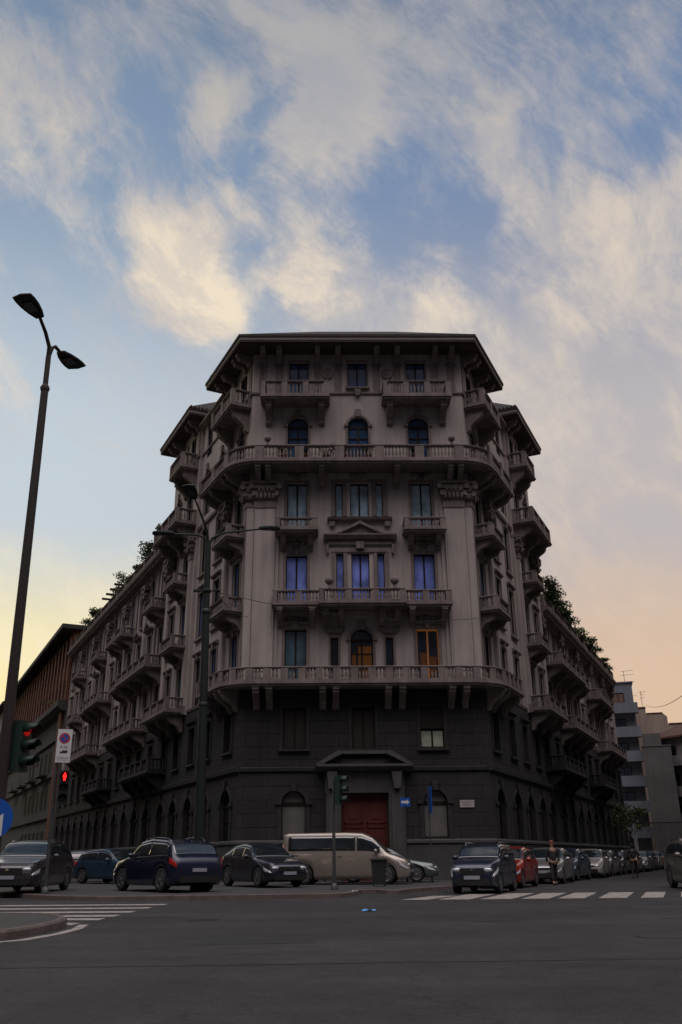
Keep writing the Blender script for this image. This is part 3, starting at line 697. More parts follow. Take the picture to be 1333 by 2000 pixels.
# fifth floor wrap-round
b5 = wrap_balc(1.3, 4.6, 20.93, 22.02, [(FR, x) for x in (-5.5, -4.95, -2.05, 2.05, 4.95, 5.5)] + [(F, s) for F in (LT, RT) for s in (.5, 1.2, 3.2, 4.3)], co=1.3, ch=1.0, cw=.30, pier=2.1, pl=.5, bs=.19)
for x in (-5.0, 5.05): mb = MB(); mb.ball(FR.P(x, 1.3, 22.42), .2); mb.lathe(FR.P(x, 1.3, 22.02), [(.16, 0), (.06, .08), (.10, .2)], n=8); mb.build('ball_finial', TRIM, b5)
for x in (-3.55, 3.3): box_balc(FR, x-1.78, x+1.78, 1.0, 25.05, 26.2, (x-1.5, x+1.5), co=.95, ch=1.2, cw=.34, pier=1.2)
for F in (LT, RT):
    k = 1 if F is RT else 0
    box_balc(F, .35, 3.6, 1.1, 25.0, 26.2, (.65, 3.3), co=1.05, ch=1.3, cw=.34)
    box_balc(F, .45, 2.7, 1.0, 17.1, 17.95, (.7, 2.45), co=.9, ch=.75, pier=3)
    box_balc(F, .45, 2.7, 1.0, 13.0, 13.9, (.7, 2.45), co=.9, ch=.8, pier=3)
    box_balc(F, 9.7, 12.1, 1.25, 25.0, 26.2, (9.95, 11.8), o0=.2, co=1.15, ch=1.3, cw=.34)
    box_balc(F, 9.4, 14.4, 1.45, 20.95, 22.1, (9.7, 12.0, 14.0), o0=.2, co=1.35, ch=1.3, cw=.34)
    box_balc(F, 10.0, 12.0, 1.15, 17.1, 17.95, (10.25, 11.7), o0=.2, co=1.05, ch=.75, pier=3)
    box_balc(F, 9.7, 12.0, 1.15, 13.0, 13.9, (9.95, 11.75), o0=.2, co=1.05, ch=.8, pier=3)
    box_balc(F, 9.6, 14.7, 1.3, 9.1, 10.1, (9.9, 12.2, 14.4), o0=.2, co=1.2, ch=1.0, cw=.34)
    box_balc(F, 13.2, 20.6, 1.2, 5.95, 6.95, (13.5, 15.8, 18.2, 20.3), o0=.15, co=1.1, ch=1.1, cw=.4, m=BTRIM)
    box_balc(F, 15.9, 24.3, 1.15, 13.0, 13.95, (16.2, 18.6, 21.4, 24.0), co=1.05, ch=1.0, cw=.34)
    box_balc(F, 18.8, 27.3, 1.15, 9.15, 10.1, (19.1, 21.6, 24.4, 27.0), co=1.05, ch=1.0, cw=.34)
    for s in (26.15, 38.35, 44.45):
        if s < LW[F]-2: box_balc(F, s-1.0, s+1.0, 1.0, 13.0, 13.9, (s-.75, s+.75), co=.9, ch=.8, pier=3)
    box_balc(F, 31.3, 36.9, 1.15, 13.0, 13.95, (31.6, 34.1, 36.6), co=1.05, ch=1.0, cw=.34)
    box_balc(F, 34.2, 42.9, 1.15, 9.15, 10.1, (34.5, 37.0, 40.0, 42.6), co=1.05, ch=1.0, cw=.34)
    box_balc(F, 28.2, 34.0, 1.15, 5.95, 6.9, (28.5, 31.0, 33.7), o0=.15, co=1.05, ch=1.0, cw=.34, m=BTRIM)
    if F is LT:
        for s in (17.0, 26.15, 29.2, 35.3, 44.45): box_balc(F, s-1.0, s+1.0, 1.0, 17.1, 17.95, (s-.75, s+.75), co=.9, ch=.8, pier=3)
# parapets on the wing roofs
for F in (LT, RT):
    pts = polyP(F, [(15.3, .45), (LW[F]-.1, .45)])
    if F is LT: pts.reverse()
    mb = MB(); balustrade(mb, pts, ZC[F]+.11, ZC[F]+1.0, pier=3.05, bs=.30); mb.build('roof_balustrade', TRIM, BLD)
# terrace upper storey set back behind the parapets
# --- roofs with deep eaves
def eave(poly, z, edges, name='roof'):
    c = Vector((sum(p.x for p in poly)/len(poly), sum(p.y for p in poly)/len(poly)))
    P = [tuple(p) for p in poly]
    mb = MB(); mb.prism(P, z-.02, z+.10)
    g = [tuple(p + (p-c).normalized()*.10) for p in poly]
    mb.prism(g, z+.30, z+.46)
    top = [(c + (p-c)*.35) for p in poly]; n = len(g)
    vs = [(x, y, z+.46) for x, y in g] + [(p.x, p.y, z+2.6) for p in top]
    mb.add(None, vs, [(i, (i+1) % n, n+(i+1) % n, n+i) for i in range(n)] + [list(range(n, 2*n))])
    for a, b in edges:   # tile ends along the eave
        p, q = Vector(g[a]), Vector(g[b]); L = (q-p).length; t = (q-p)/L; nn = Vector((t.y, -t.x)); k = int(L/.26)
        if (p+nn-c).length < (p-nn-c).length: nn = -nn
        for i in range(k):
            w = p + t*((i+.5)*L/k)
            mb.lathe((w.x, w.y, z+.50), [(.085, .06), (.085, -.9)], n=6, ax=(Vector((t.x, t.y, 0)), Vector((0,0,1)), Vector((nn.x, nn.y, -.12)).normalized()))
    ro = mb.build(name, ROOF, BLD)
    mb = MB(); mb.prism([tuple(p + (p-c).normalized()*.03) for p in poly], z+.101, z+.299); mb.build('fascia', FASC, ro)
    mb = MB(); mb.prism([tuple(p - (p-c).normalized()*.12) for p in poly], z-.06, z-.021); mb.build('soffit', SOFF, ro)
    return ro
V2 = lambda F, s, o: Vector(F.P(s, o, 0)[:2])
xc = HW + 1.2*CA**-1 - 1.3*SA/CA + .0
poly = [Vector((-(HW+(1.2-1.3*SA)/CA), -1.3)), Vector(((HW+(1.2-1.3*SA)/CA), -1.3)), V2(RT, 5.3, 1.2), V2(RT, 5.3, -4.5), V2(LT, 5.3, -4.5), V2(LT, 5.3, 1.2)]
EZ = 28.62
r1 = eave(poly, EZ, [(2, 3), (4, 5)])
rr_ = []
for F in (LT, RT):
    poly = [V2(F, 8.7, 1.25), V2(F, 15.8, 1.25), V2(F, 15.8, -6.5), V2(F, 8.7, -6.5)]
    rr_.append(eave(poly, EZ, [(3, 0)]))
def ebr(F, s, o, par, o0=0.0):
    mb = MB(); mb.extr(F, [(o0, EZ-.06), (o, EZ-.06), (o, EZ-.26), (o-.12, EZ-.32), (o-.18, EZ-.46), (o0+.3, EZ-.52), (o0+.2, EZ-.72), (o0, EZ-.72)], s-.15, s+.15)
    mb.build('eave_bracket', TRIM, par)
for x in (5.45, 4.5, 2.3, 1.12):
    for sg in (-1, 1): ebr(FR, sg*x, 1.05, r1)
for k, F in enumerate((LT, RT)):
    for s in (.4, 1.1, 3.0, 4.2): ebr(F, s, .98, r1)
    for s in (9.6, 10.4, 13.3, 14.3): ebr(F, s, 1.05, rr_[k], .2)
# chimneys
for x, y in ((-2.5, 7.5), (2.2, 8.0)):
    mb = MB(); mb.box(WD, x-.5, x+.5, y-.35, y+.35, 28.5, 31.0); mb.box(WD, x-.6, x+.6, y-.45, y+.45, 31.0, 31.2); mb.build('chimney', STUC, BLD)

# --- windows: nearest ones as parts, the far ones as one part
def wdist(q): p = q['F'].P(q['s'], 0, 0); return (Vector(p)-Vector((CAM.x, CAM.y, 0))).length
WINS.sort(key=wdist)
for q in WINS[:98]:
    fm, pm = MB(), MB(); make_window(q, fm, pm)
    fo = fm.build('window', q['fr'] or WOODF, BLD); pm.build('pane', q['g'], fo)
gm = list({q['g'].name: q['g'] for q in WINS[98:]}.values()); fm, pm = MB(), MB()
for q in WINS[98:]:
    k0 = len(pm.f); make_window(q, fm, pm)
    for i in range(k0, len(pm.f)): pm.mi[i] = gm.index(q['g'])
fo = fm.build('window', WOODF, BLD, kind='stuff'); pm.build('pane', gm, fo)
mb = MB(); mb.box(FR, -.18, .50, -.258, -.252, 9.45, 11.25); mb.box(FR, -.50, -.30, -.258, -.252, 9.45, 10.9); mb.build('lit_pane', G_AMB, BLD)
mb = MB(); mb.box(FR, 3.0, 3.36, -.258, -.252, 9.5, 10.9); mb.box(FR, 3.46, 3.84, -.258, -.252, 9.5, 10.7); mb.build('lit_pane', G_AMBD, BLD)
#PART2
# ============================================================ GROUND
def struct(o): o['kind'] = 'structure'; return o
def asphalt():
    M = bpy.data.materials.new('asphalt'); M.use_nodes = True; t = M.node_tree; b = t.nodes['Principled BSDF']
    c = t.nodes.new('ShaderNodeTexCoord')
    def nz(s, d, vec=None):
        n = t.nodes.new('ShaderNodeTexNoise'); n.inputs['Scale'].default_value = s; n.inputs['Detail'].default_value = d; n.inputs['Roughness'].default_value = .6
        t.links.new(vec or c.outputs['Object'], n.inputs['Vector']); return n.outputs['Fac']
    def rng(x, a, b_, lo, hi):
        r = t.nodes.new('ShaderNodeMapRange'); t.links.new(x, r.inputs[0])
        for i, v in zip((1,2,3,4), (a, b_, lo, hi)): r.inputs[i].default_value = v
        return r.outputs[0]
    def mul(a, b_):
        n = t.nodes.new('ShaderNodeMath'); n.operation = 'MULTIPLY'; t.links.new(a, n.inputs[0]); t.links.new(b_, n.inputs[1]); return n.outputs[0]
    mp_ = t.nodes.new('ShaderNodeMapping'); mp_.inputs['Scale'].default_value = (.12, .5, 1); t.links.new(c.outputs['Object'], mp_.inputs[0])
    v = mul(rng(nz(.35, 4), .3, .7, .75, 1.25), rng(nz(1.0, 3, mp_.outputs[0]), .35, .65, .82, 1.15))
    v = mul(v, rng(nz(60, 3), .3, .7, .5, 1.55)); v = mul(v, rng(nz(14, 6), .3, .7, .70, 1.32)); v = mul(v, rng(nz(2.4, 5), .35, .68, .84, 1.14))
    vo = t.nodes.new('ShaderNodeTexVoronoi'); vo.feature = 'DISTANCE_TO_EDGE'; vo.inputs['Scale'].default_value = .28
    ad = t.nodes.new('ShaderNodeTexNoise'); ad.inputs['Scale'].default_value = 1.2; ad.inputs['Detail'].default_value = 5; t.links.new(c.outputs['Object'], ad.inputs['Vector'])
    mx = t.nodes.new('ShaderNodeVectorMath'); mx.operation = 'ADD'; t.links.new(c.outputs['Object'], mx.inputs[0]); t.links.new(ad.outputs['Color'], mx.inputs[1]); t.links.new(mx.outputs[0], vo.inputs['Vector'])
    v = mul(v, rng(vo.outputs['Distance'], .0, .008, .74, 1))
    s = t.nodes.new('ShaderNodeVectorMath'); s.operation = 'SCALE'; s.inputs[0].default_value = (.036, .0345, .0355); t.links.new(v, s.inputs[3]); t.links.new(s.outputs[0], b.inputs['Base Color'])
    b.inputs['Roughness'].default_value = .85; b.inputs['Specular IOR Level'].default_value = .3
    bp = t.nodes.new('ShaderNodeBump'); bp.inputs['Strength'].default_value = .5; bp.inputs['Distance'].default_value = .01
    t.links.new(nz(90, 4), bp.inputs['Height']); t.links.new(bp.outputs[0], b.inputs['Normal'])
    return M
ASPH = asphalt()
mb = MB(); mb.add(None, [(-900, -120, 0), (900, -120, 0), (900, 900, 0), (-900, 900, 0)], [(0,1,2,3)])
struct(mb.build('road', ASPH))
PAVE = mat('pavement_asphalt', (.050, .049, .050), .9, var=.25, vscale=1.2, bump=.3, bscale=40)
GRAN = mat('granite_kerb', (.125, .095, .088), .8, var=.35, vscale=3, bump=.3, bscale=30)
Vt = Vector
kerb = [(-40, 40), (-30, 18), (-22, 3), (-16.5, -6.5), (-13.0, -11.4), (-11.6, -13.2), (-10.0, -15.0), (-8.4, -16.0), (-6.6, -15.9), (-4.7, -15.7), (-1.9, -15.5), (-1.25, -15.1), (-.95, -14.2), (-.75, -12.7), (-.6, -11.9), (-.1, -11.9), (.2, -12.9), (.6, -12.9), (1.1, -11.4), (2.4, -9.3), (4.2, -7.0), (6.3, -3.6), (8.6, .9), (33.0, 52.0)]
kp = [Vector(p) for p in kerb]
inn = offpoly(kp, -.16)
mb = MB(); mb.prism([tuple(p) for p in inn] + [(0, 52)], -.05, .12); struct(mb.build('pavement', PAVE))
mb = MB()
sweep(mb, kp, [(0, -.02), (0, .115), (-.02, .128), (-.155, .128), (-.155, -.02)])
struct(mb.build('kerb', GRAN))
for nm, F, side_ in (('far_pavement', RT, 1), ('opposite_pavement', LT, -1)):
    pts = polyP(F, [(0, 14 if F is RT else 17), (90, 14 if F is RT else 17), (90, 19), (0, 19)])
    if F is RT:
        mb = MB(); mb.prism([tuple(p) for p in pts], -.05, .13); struct(mb.build(nm, PAVE))
# road paint
PAINT = bpy.data.materials.new('worn_white_paint'); PAINT.use_nodes = True
t = PAINT.node_tree; b = t.nodes['Principled BSDF']; c = t.nodes.new('ShaderNodeTexCoord'); n = t.nodes.new('ShaderNodeTexNoise'); n.inputs['Scale'].default_value = 5; n.inputs['Detail'].default_value = 9; n.inputs['Roughness'].default_value = .75
t.links.new(c.outputs['Object'], n.inputs['Vector']); r = t.nodes.new('ShaderNodeMapRange'); r.inputs[1].default_value = .36; r.inputs[2].default_value = .56
t.links.new(n.outputs['Fac'], r.inputs[0]); mx = t.nodes.new('ShaderNodeMix'); mx.data_type = 'RGBA'; t.links.new(r.outputs[0], mx.inputs[0])
mx.inputs[6].default_value = (.14, .13, .125, 1); mx.inputs[7].default_value = (.36, .33, .30, 1); t.links.new(mx.outputs[2], b.inputs['Base Color']); b.inputs['Roughness'].default_value = .8
mb = MB()
yy = [(-18.9, -18.25, -6.05), (-20.6, -19.95, -6.15), (-22.3, -21.65, -6.2), (-23.75, -23.1, -6.25), (-24.9, -24.3, -6.3), (-26.3, -25.7, -6.45)]
for a, b_, x in yy:
    xl = -16 if a > -24.2 else (-8.0 if a > -25 else -6.95)
    mb.add(None, [(xl, a+.25, .004), (x, a, .004), (x+.02, b_, .004), (xl, b_+.25, .004)], [(0,1,2,3)])
struct(mb.build('zebra_crossing', PAINT))
mb = MB()
for x0, x1 in ((.3, 1.05), (1.35, 2.25), (2.55, 3.45), (3.7, 4.5), (4.75, 5.5), (5.9, 6.7), (7.1, 7.75), (8.25, 9.1), (9.5, 10.3)):
    if x0 < 1: dx = 1.2; y1 = -14.6
    else: dx = 1.55; y1 = -13.1
    mb.add(None, [(x0, -17.2, .004), (x1, -17.2, .004), (x1+dx, y1, .004), (x0+dx, y1, .004)], [(0,1,2,3)])
struct(mb.build('zebra_crossing', PAINT))
# traffic island with painted edge line
isl = [(-20, -24.3), (-8.4, -24.35), (-7.5, -24.6), (-6.9, -25.3), (-6.55, -26.2), (-6.4, -27.2), (-6.42, -28.3), (-6.6, -29.3), (-7.2, -30.1), (-9, -31), (-20, -33)]
ip = [Vector(p) for p in isl]
mb = MB(); mb.prism([tuple(p) for p in offpoly(ip, .14)], -.03, .13); struct(mb.build('traffic_island', PAVE))
mb = MB(); sweep(mb, ip, [(0, -.02), (0, .10), (.03, .135), (.14, .135), (.14, -.02)]); struct(mb.build('island_kerb', GRAN))
q1, q2 = offpoly(ip[4:], -.22), offpoly(ip[4:], -.40)
mb = MB(); k = len(q1); mb.add(None, [(p.x, p.y, .004) for p in q1]+[(p.x, p.y, .004) for p in q2], [(i, i+1, k+i+1, k+i) for i in range(k-1)]); struct(mb.build('edge_line', PAINT))
# tar seams and repair patches
TAR = mat('tar_patch', (.020, .020, .021), .7, var=.3, vscale=6, bump=.4, bscale=60)
for (x0, y0, x1, y1, w) in ((-6.2, -24.0, -4.9, -24.2, .09), (-14, -33.4, 3.5, -32.8, .035), (3.5, -32.8, 9, -30.4, .03), (4.5, -26, 12, -24.5, .04)):
    d_ = (Vector((x1, y1))-Vector((x0, y0))).normalized(); n_ = Vector((-d_.y, d_.x))*w; mb = MB(); q = []
    for k in range(21):
        p_ = Vector((x0, y0)).lerp(Vector((x1, y1)), k/20) + n_*random.uniform(-.6, .6); q += [(p_.x-n_.x, p_.y-n_.y, .0035), (p_.x+n_.x, p_.y+n_.y, .0035)]
    mb.add(None, q, [(2*k, 2*k+1, 2*k+3, 2*k+2) for k in range(20)]); struct(mb.build('tar_seam', TAR))
for x0, y0, w, h in ((-3.6, -30.5, 1.7, 1.1), (5.2, -22.6, 2.4, 1.2), (1.0, -26.4, .9, .7)):
    mb = MB(); mb.add(None, [(x0, y0, .003), (x0+w, y0+.1, .003), (x0+w-.1, y0+h, .003), (x0-.06, y0+h-.1, .003)], [(0,1,2,3)]); struct(mb.build('road_patch', TAR))
# litter
mb = MB(); random.seed(4)
g = [[(x*.06+random.uniform(-.01,.01), y*.05, .012+random.uniform(0, .05)) for x in range(6)] for y in range(4)]
mb.add(None, [(-.98+p[0], -22.85+p[1], p[2]) for r_ in g for p in r_], [(y*6+x, y*6+x+1, y*6+x+7, y*6+x+6) for y in range(3) for x in range(5)])
o = mb.build('litter', mat('blue_plastic', (.10, .34, .75), .4), recalc=False); o['label'] = 'crumpled bright blue wrapper lying on the asphalt of the crossing'; o['category'] = 'litter'
mb = MB(); mb.add(None, [(-.98+p[0]*.5, -11.75+p[1]*.5-2.2, .125+p[2]*.6) for r_ in g for p in r_], [(y*6+x, y*6+x+1, y*6+x+7, y*6+x+6) for y in range(3) for x in range(5)])
o = mb.build('litter', mat('white_paper', (.6, .6, .6), .6), recalc=False); o['label'] = 'small white paper scrap on the kerb by the traffic light pole'; o['category'] = 'litter'
for x, y in ((-4.2, -25.2), (3.1, -30.0)):
    mb = MB(); mb.lathe((x, y, 0), [(.33, -.01), (.33, .006), (.29, .008), (.02, .008)], n=24); struct(mb.build('manhole_cover', mat('cast_iron', (.03, .03, .032), .6, .6, bump=.6, bscale=25)))

# ============================================================ CARS
def paint(name, col, metal=.35, rough=.28): return mat('paint_'+name, col, rough, metal, coat=.8)
CGLASS = mat('car_glass', (.012, .018, .022), .05, spec=1.0); CGLASS.node_tree.nodes['Principled BSDF'].inputs['IOR'].default_value = 1.75
CTRIM = mat('black_trim', (.012, .012, .013), .55)
TYRE = mat('tyre_rubber', (.014, .014, .014), .85)
RIM = mat('alloy_rim', (.20, .20, .21), .42, .8)
LAMP = mat('headlight_lens', (.55, .58, .62), .12, .3, spec=1.0)
TAIL = mat('tail_light_lens', (.42, .012, .01), .15, spec=1.0)
PLATE = mat('number_plate', (.30, .32, .36), .4); PBLUE = mat('plate_blue', (.03, .09, .4), .4)
CHROME = mat('chrome_strip', (.6, .6, .62), .15, 1.0)
def lerp(a, b, t): return a+(b-a)*t
def pl(P, x):
    if x <= P[0][0]: return P[0][1]
    for (a, u), (b, v) in zip(P[:-1], P[1:]):
        if x <= b:
            t = (x-a)/(b-a); t = t*t*(3-2*t)*.35 + t*.65
            return lerp(u, v, t)
    return P[-1][1]
SPEC = {  # length, width, height, top line, belt line, windscreen x0-x1, rear glass x0-x1, wheel r, wheelbase x's, cabin narrowness
 'suv': dict(L=4.66, W=1.90, H=1.66, top=[(0,.60),(.05,.82),(.22,.94),(1.15,1.08),(1.32,1.12),(2.0,1.58),(2.7,1.66),(3.7,1.60),(4.1,1.50),(4.48,1.12),(4.6,1.02),(4.66,.72)], belt=[(0,.6),(1.2,1.02),(4.2,1.10),(4.66,.9)], ws=(1.36,1.98), rg=(4.1,4.44), sg=(1.55,4.05), r=.37, wx=(.92,3.74), nar=.80, rails=True),
 'cross': dict(L=4.38, W=1.80, H=1.56, top=[(0,.55),(.05,.76),(.2,.88),(1.05,1.02),(1.2,1.06),(1.95,1.50),(2.5,1.56),(3.2,1.50),(3.9,1.22),(4.15,1.12),(4.32,.98),(4.38,.7)], belt=[(0,.55),(1.1,.96),(3.0,1.06),(3.8,1.14),(4.38,.85)], ws=(1.24,1.92), rg=(3.3,3.92), sg=(1.45,3.2), r=.36, wx=(.90,3.54), nar=.76),
 'van': dict(L=5.30, W=1.95, H=1.98, top=[(0,.62),(.05,.82),(.2,.95),(.75,1.14),(.9,1.20),(1.55,1.80),(1.95,1.95),(2.6,1.98),(5.0,1.97),(5.2,1.90),(5.27,1.2),(5.30,.6)], belt=[(0,.6),(.9,1.10),(1.6,1.16),(5.3,1.16)], ws=(.92,1.62), rg=(5.16,5.26), sg=(1.15,5.0), r=.36, wx=(.95,4.30), nar=.86, bars=(2.15,)),
 'box': dict(L=3.65, W=1.60, H=1.54, top=[(0,.56),(.04,.80),(.15,.92),(.80,1.04),(.9,1.08),(1.42,1.47),(1.8,1.54),(3.1,1.52),(3.4,1.44),(3.56,1.02),(3.62,.9),(3.65,.6)], belt=[(0,.56),(.8,.98),(3.3,1.02),(3.65,.8)], ws=(.94,1.42), rg=(3.4,3.56), sg=(1.05,3.35), r=.30, wx=(.70,3.0), nar=.84, rails=True),
 'hatch': dict(L=4.05, W=1.74, H=1.48, top=[(0,.52),(.05,.70),(.2,.80),(1.0,.96),(1.12,1.0),(1.85,1.42),(2.3,1.48),(3.2,1.42),(3.6,1.30),(3.92,.98),(4.0,.9),(4.05,.6)], belt=[(0,.52),(1.0,.90),(3.7,.98),(4.05,.8)], ws=(1.16,1.82), rg=(3.6,3.9), sg=(1.35,3.5), r=.31, wx=(.82,3.35), nar=.80),
 'sedan': dict(L=4.55, W=1.79, H=1.45, top=[(0,.50),(.05,.68),(.2,.78),(1.15,.93),(1.3,.97),(2.05,1.39),(2.5,1.45),(3.1,1.41),(3.75,1.10),(3.9,1.06),(4.42,1.02),(4.5,.9),(4.55,.55)], belt=[(0,.5),(1.2,.88),(3.8,.98),(4.55,.8)], ws=(1.34,2.0), rg=(3.2,3.74), sg=(1.5,3.4), r=.32, wx=(.88,3.62), nar=.77),
}
def carsurf(S):
    L, Wd, H = S['L'], S['W'], S['H']
    def ring(x):
        x = min(max(x, 0), L); hw = Wd/2
        e0 = max(0, 1-x/.55); e1 = max(0, 1-(L-x)/.38); hw *= 1 - .20*e0**2.2 - .13*e1**2.2
        zt = pl(S['top'], x); zb = .20 + .10*max(0, 1-x/.25) + .12*max(0, 1-(L-x)/.3)
        for wx in S['wx']:
            d = abs(x-wx); ra = S['r']+.055
            if d < ra: zb = max(zb, S['r'] + math.sqrt(ra*ra-d*d)*.98)
        bl = min(pl(S['belt'], x), zt-.035)
        zb = min(zb, bl-.12)
        f = min(1, max(0, (zt-bl)/(H-bl+1e-6))); hr = hw*lerp(.90, S['nar'], min(1, f*1.0)); hb = hw*.965
        d = bl-zb; rr = lerp(.012, .055, f)
        return [(0, zb), (hw*.80, zb), (hw*.955, zb), (hw*.985, zb+d*.18), (hw, zb+d*.45), (hw*.995, bl-d*.18), (hb+.005, bl-.015),
                (lerp(hb, hr, .04), bl+(zt-bl)*.04), (lerp(hb, hr, .5), lerp(bl, zt, .47)), (hr, zt-rr*1.25-(zt-bl)*.04), (hr*.95, zt-rr*.45), (hr*.82, zt-.008), (hr*.45, zt+.012*f), (0, zt+.018*f)]
    def P(x, v, off=0.0):
        q = ring(x); i = min(int(v), len(q)-2); t = v-i
        p = Vector((x, lerp(q[i][0], q[i+1][0], t), lerp(q[i][1], q[i+1][1], t)))
        if off:
            a = P(x+.01, v)-P(x-.01, v); w = min(v+.05, len(q)-1.001); w0 = v-.05 if w < v+.05 else v
            b = P(x, w)-P(x, w0)
            n = a.cross(b)
            if n.length > 1e-9:
                n.normalize()
                if n.z < -.05 or (abs(n.z) <= .05 and n.y < 0): n = -n
                p = p + n*off
        return p
    return ring, P
def make_car(kind, col, label, cat, group=None, detail=True, name='parked_car', rimm=None, platelab=True):
    S = SPEC[kind]; ring, P = carsurf(S); L, Wd = S['L'], S['W']
    root = thing(name, label, cat, (0,0,0), group)
    xs = [0]; x = 0
    while x < L-.001: x += .045 if (detail) else .09; xs.append(min(x, L))
    body = MB(); NR = 14
    vs = []
    for x in xs:
        q = ring(x); full = [(-y, z) for y, z in q[::-1][:-1]] + q     # from top centre left .. bottom .. right top
        full = [( y, z) for y, z in q] + [(-y, z) for y, z in q[-2:0:-1]]
        vs += [(x, y, z) for y, z in full]
    n = len(vs)//len(xs)
    body.add(None, vs, [(i*n+j, i*n+(j+1) % n, (i+1)*n+(j+1) % n, (i+1)*n+j) for i in range(len(xs)-1) for j in range(n)], 0, True)
    body.add(None, vs[:n], [list(range(n))]); body.add(None, vs[-n:], [list(range(n))])
    def panel(x0, x1, v0, v1, off, mats, nm, both=True, nx=10, nv=6, mirror_full=False, parent=root, skew=0.0, xf=None):
        mbp = MB()
        if mirror_full:
            g = []; vv = [lerp(v0, v1, j/nv) for j in range(nv+1)]; row_ = [(v, 1) for v in vv] + [(v, -1) for v in vv[-2::-1]]; K = len(row_)
            for i in range(nx+1):
                for v, sg in row_:
                    p = P(lerp(x0, x1, i/nx), v, off); g.append((p.x, sg*p.y if v < 12.99 else 0.0, p.z))
            mbp.add(None, g, [(i*K+j, (i+1)*K+j, (i+1)*K+j+1, i*K+j+1) for i in range(nx) for j in range(K-1)], 0, True)
            parts.append((mbp, nm, mats)); return
        for sg in ((1, -1) if (both or mirror_full) else (1,)):
            g = []
            for i in range(nx+1):
                for j in range(nv+1):
                    v = lerp(v0, v1, j/nv); x = lerp(x0, x1, i/nx) + skew*(j/nv)
                    p = P(x, v, off); g.append((p.x, sg*p.y, p.z))
            if both and not mirror_full and sg == -1:
                parts.append((mbp, nm, mats)); mbp = MB()
            mbp.add(None, g, [(i*(nv+1)+j, (i+1)*(nv+1)+j, (i+1)*(nv+1)+j+1, i*(nv+1)+j+1) for i in range(nx) for j in range(nv)], 0, True)
        parts.append((mbp, nm, mats))
    parts = []
    paintm = paint(*col) if isinstance(col[0], str) else col
    w0, w1 = S['ws']; r0, r1_ = S['rg']; s0, s1 = S['sg']
    panel(w0, w1-.02, 9.6, 13, .006, CGLASS, 'windscreen', both=True, mirror_full=True)
    panel(r0+.02, r1_-.01, 9.9, 13, .006, CGLASS, 'rear_window', both=True, mirror_full=True)
    bars = S.get('bars') or ((s0+s1)/2-.02,)
    ed = [s0] + list(bars) + [s1]
    for a, b in zip(ed[:-1], ed[1:]): panel(a+.04, b-.04, 7.25, 8.86, .006, CGLASS, 'side_window', nx=14)
    if detail:
        panel(.03, .40, 4.9, 6.6, .008, LAMP, 'headlight', nx=6, nv=4, skew=.10)
        if kind == 'van': panel(L-.14, L-.01, 5.0, 8.0, .008, TAIL, 'tail_light', nx=4)
        else: panel(L-.36, L-.03, 4.9, 6.5, .008, TAIL, 'tail_light', nx=5, nv=4)
        panel(.50, L-.45, 3.0, 3.5, .007, CTRIM, 'sill_trim', nx=30, nv=2) if kind in ('suv', 'cross', 'box') else None
    bo = body.build('body', paintm, root)
    for mp_, nm, mt in parts:
        pb = mp_.build(nm, mt, root, recalc=False)
        sm_ = pb.modifiers.new('th', 'SOLIDIFY'); sm_.thickness = .008; sm_.offset = 0
    H0 = ring(.06); zc = H0[-1][1]
    def bx(nm, mt, x0, x1, y, z0, z1, y0=None, par=root, mir=False):
        m_ = MB(); m_.box(WD, x0, x1, -y if y0 is None else y0, y, z0, z1); return m_.build(nm, mt, par)
    bx('grille', CTRIM, -.015, .10, Wd*.25, .58, zc-.05); bx('bumper', CTRIM, -.035, .12, Wd*.36, .26, .46)
    pt = bx('number_plate', PLATE, -.05, -.02, .26, .44, .55)
    if detail:
        for sg in (-1, 1):
            m_ = MB(); m_.ball((.055, sg*Wd*.315, zc-.10), .13, n=12, m=7, sq=(.55, 1.25, .55)); m_.build('headlight', LAMP, root)
        bx('badge', CHROME, -.035, -.01, .05, zc-.13, zc-.06)
        bx('number_plate', PLATE, L-.01, L+.02, .26, .62, .73)
        bx('rear_bumper', CTRIM, L-.12, L+.03, Wd*.38, .30, .50)
        for sg in (-1, 1):
            p = P(w0+.42, 7.2); m_ = MB(); m_.ball((p.x, sg*(p.y+.12), p.z+.05), .12, n=10, m=7, sq=(.65, .95, .72)); m_.tube([(p.x, sg*(p.y-.03), p.z), (p.x, sg*(p.y+.08), p.z+.02)], .025)
            m_.build('wing_mirror', paintm, root)
        # door seams and handles
        for sx in (lerp(s0, s1, .5), s0-.12, s1-.2):
            m_ = MB()
            for sg in (-1, 1):
                pr = [P(sx, v, .002) for v in (3.2, 4, 5, 6, 6.6)]
                m_.tube([(p.x, sg*p.y, p.z) for p in pr], .006, n=4)
            m_.build('door_seam', CTRIM, root)
        for sx in (lerp(s0, s1, .5)-.25, lerp(s0, s1, .9)):
            for sg in (-1, 1):
                p = P(sx, 5.5, .015); m_ = MB(); m_.box(WD, p.x-.09, p.x+.09, sg*p.y-.015, sg*p.y+.015, p.z-.012, p.z+.012); m_.build('door_handle', paintm, root)
        if S.get('rails'):
            for sg in (-1, 1):
                m_ = MB(); a, b = s0+.5, s1-.2
                m_.tube([(a, sg*(P(a, 11).y), P(a, 11).z-.01)] + [(x, sg*P(x, 10.6).y, P(x, 11).z+.05) for x in (a+.15, (a+b)/2, b-.15)] + [(b, sg*P(b, 11).y, P(b, 11).z-.01)], .018, n=6); m_.build('roof_rail', CHROME, root)
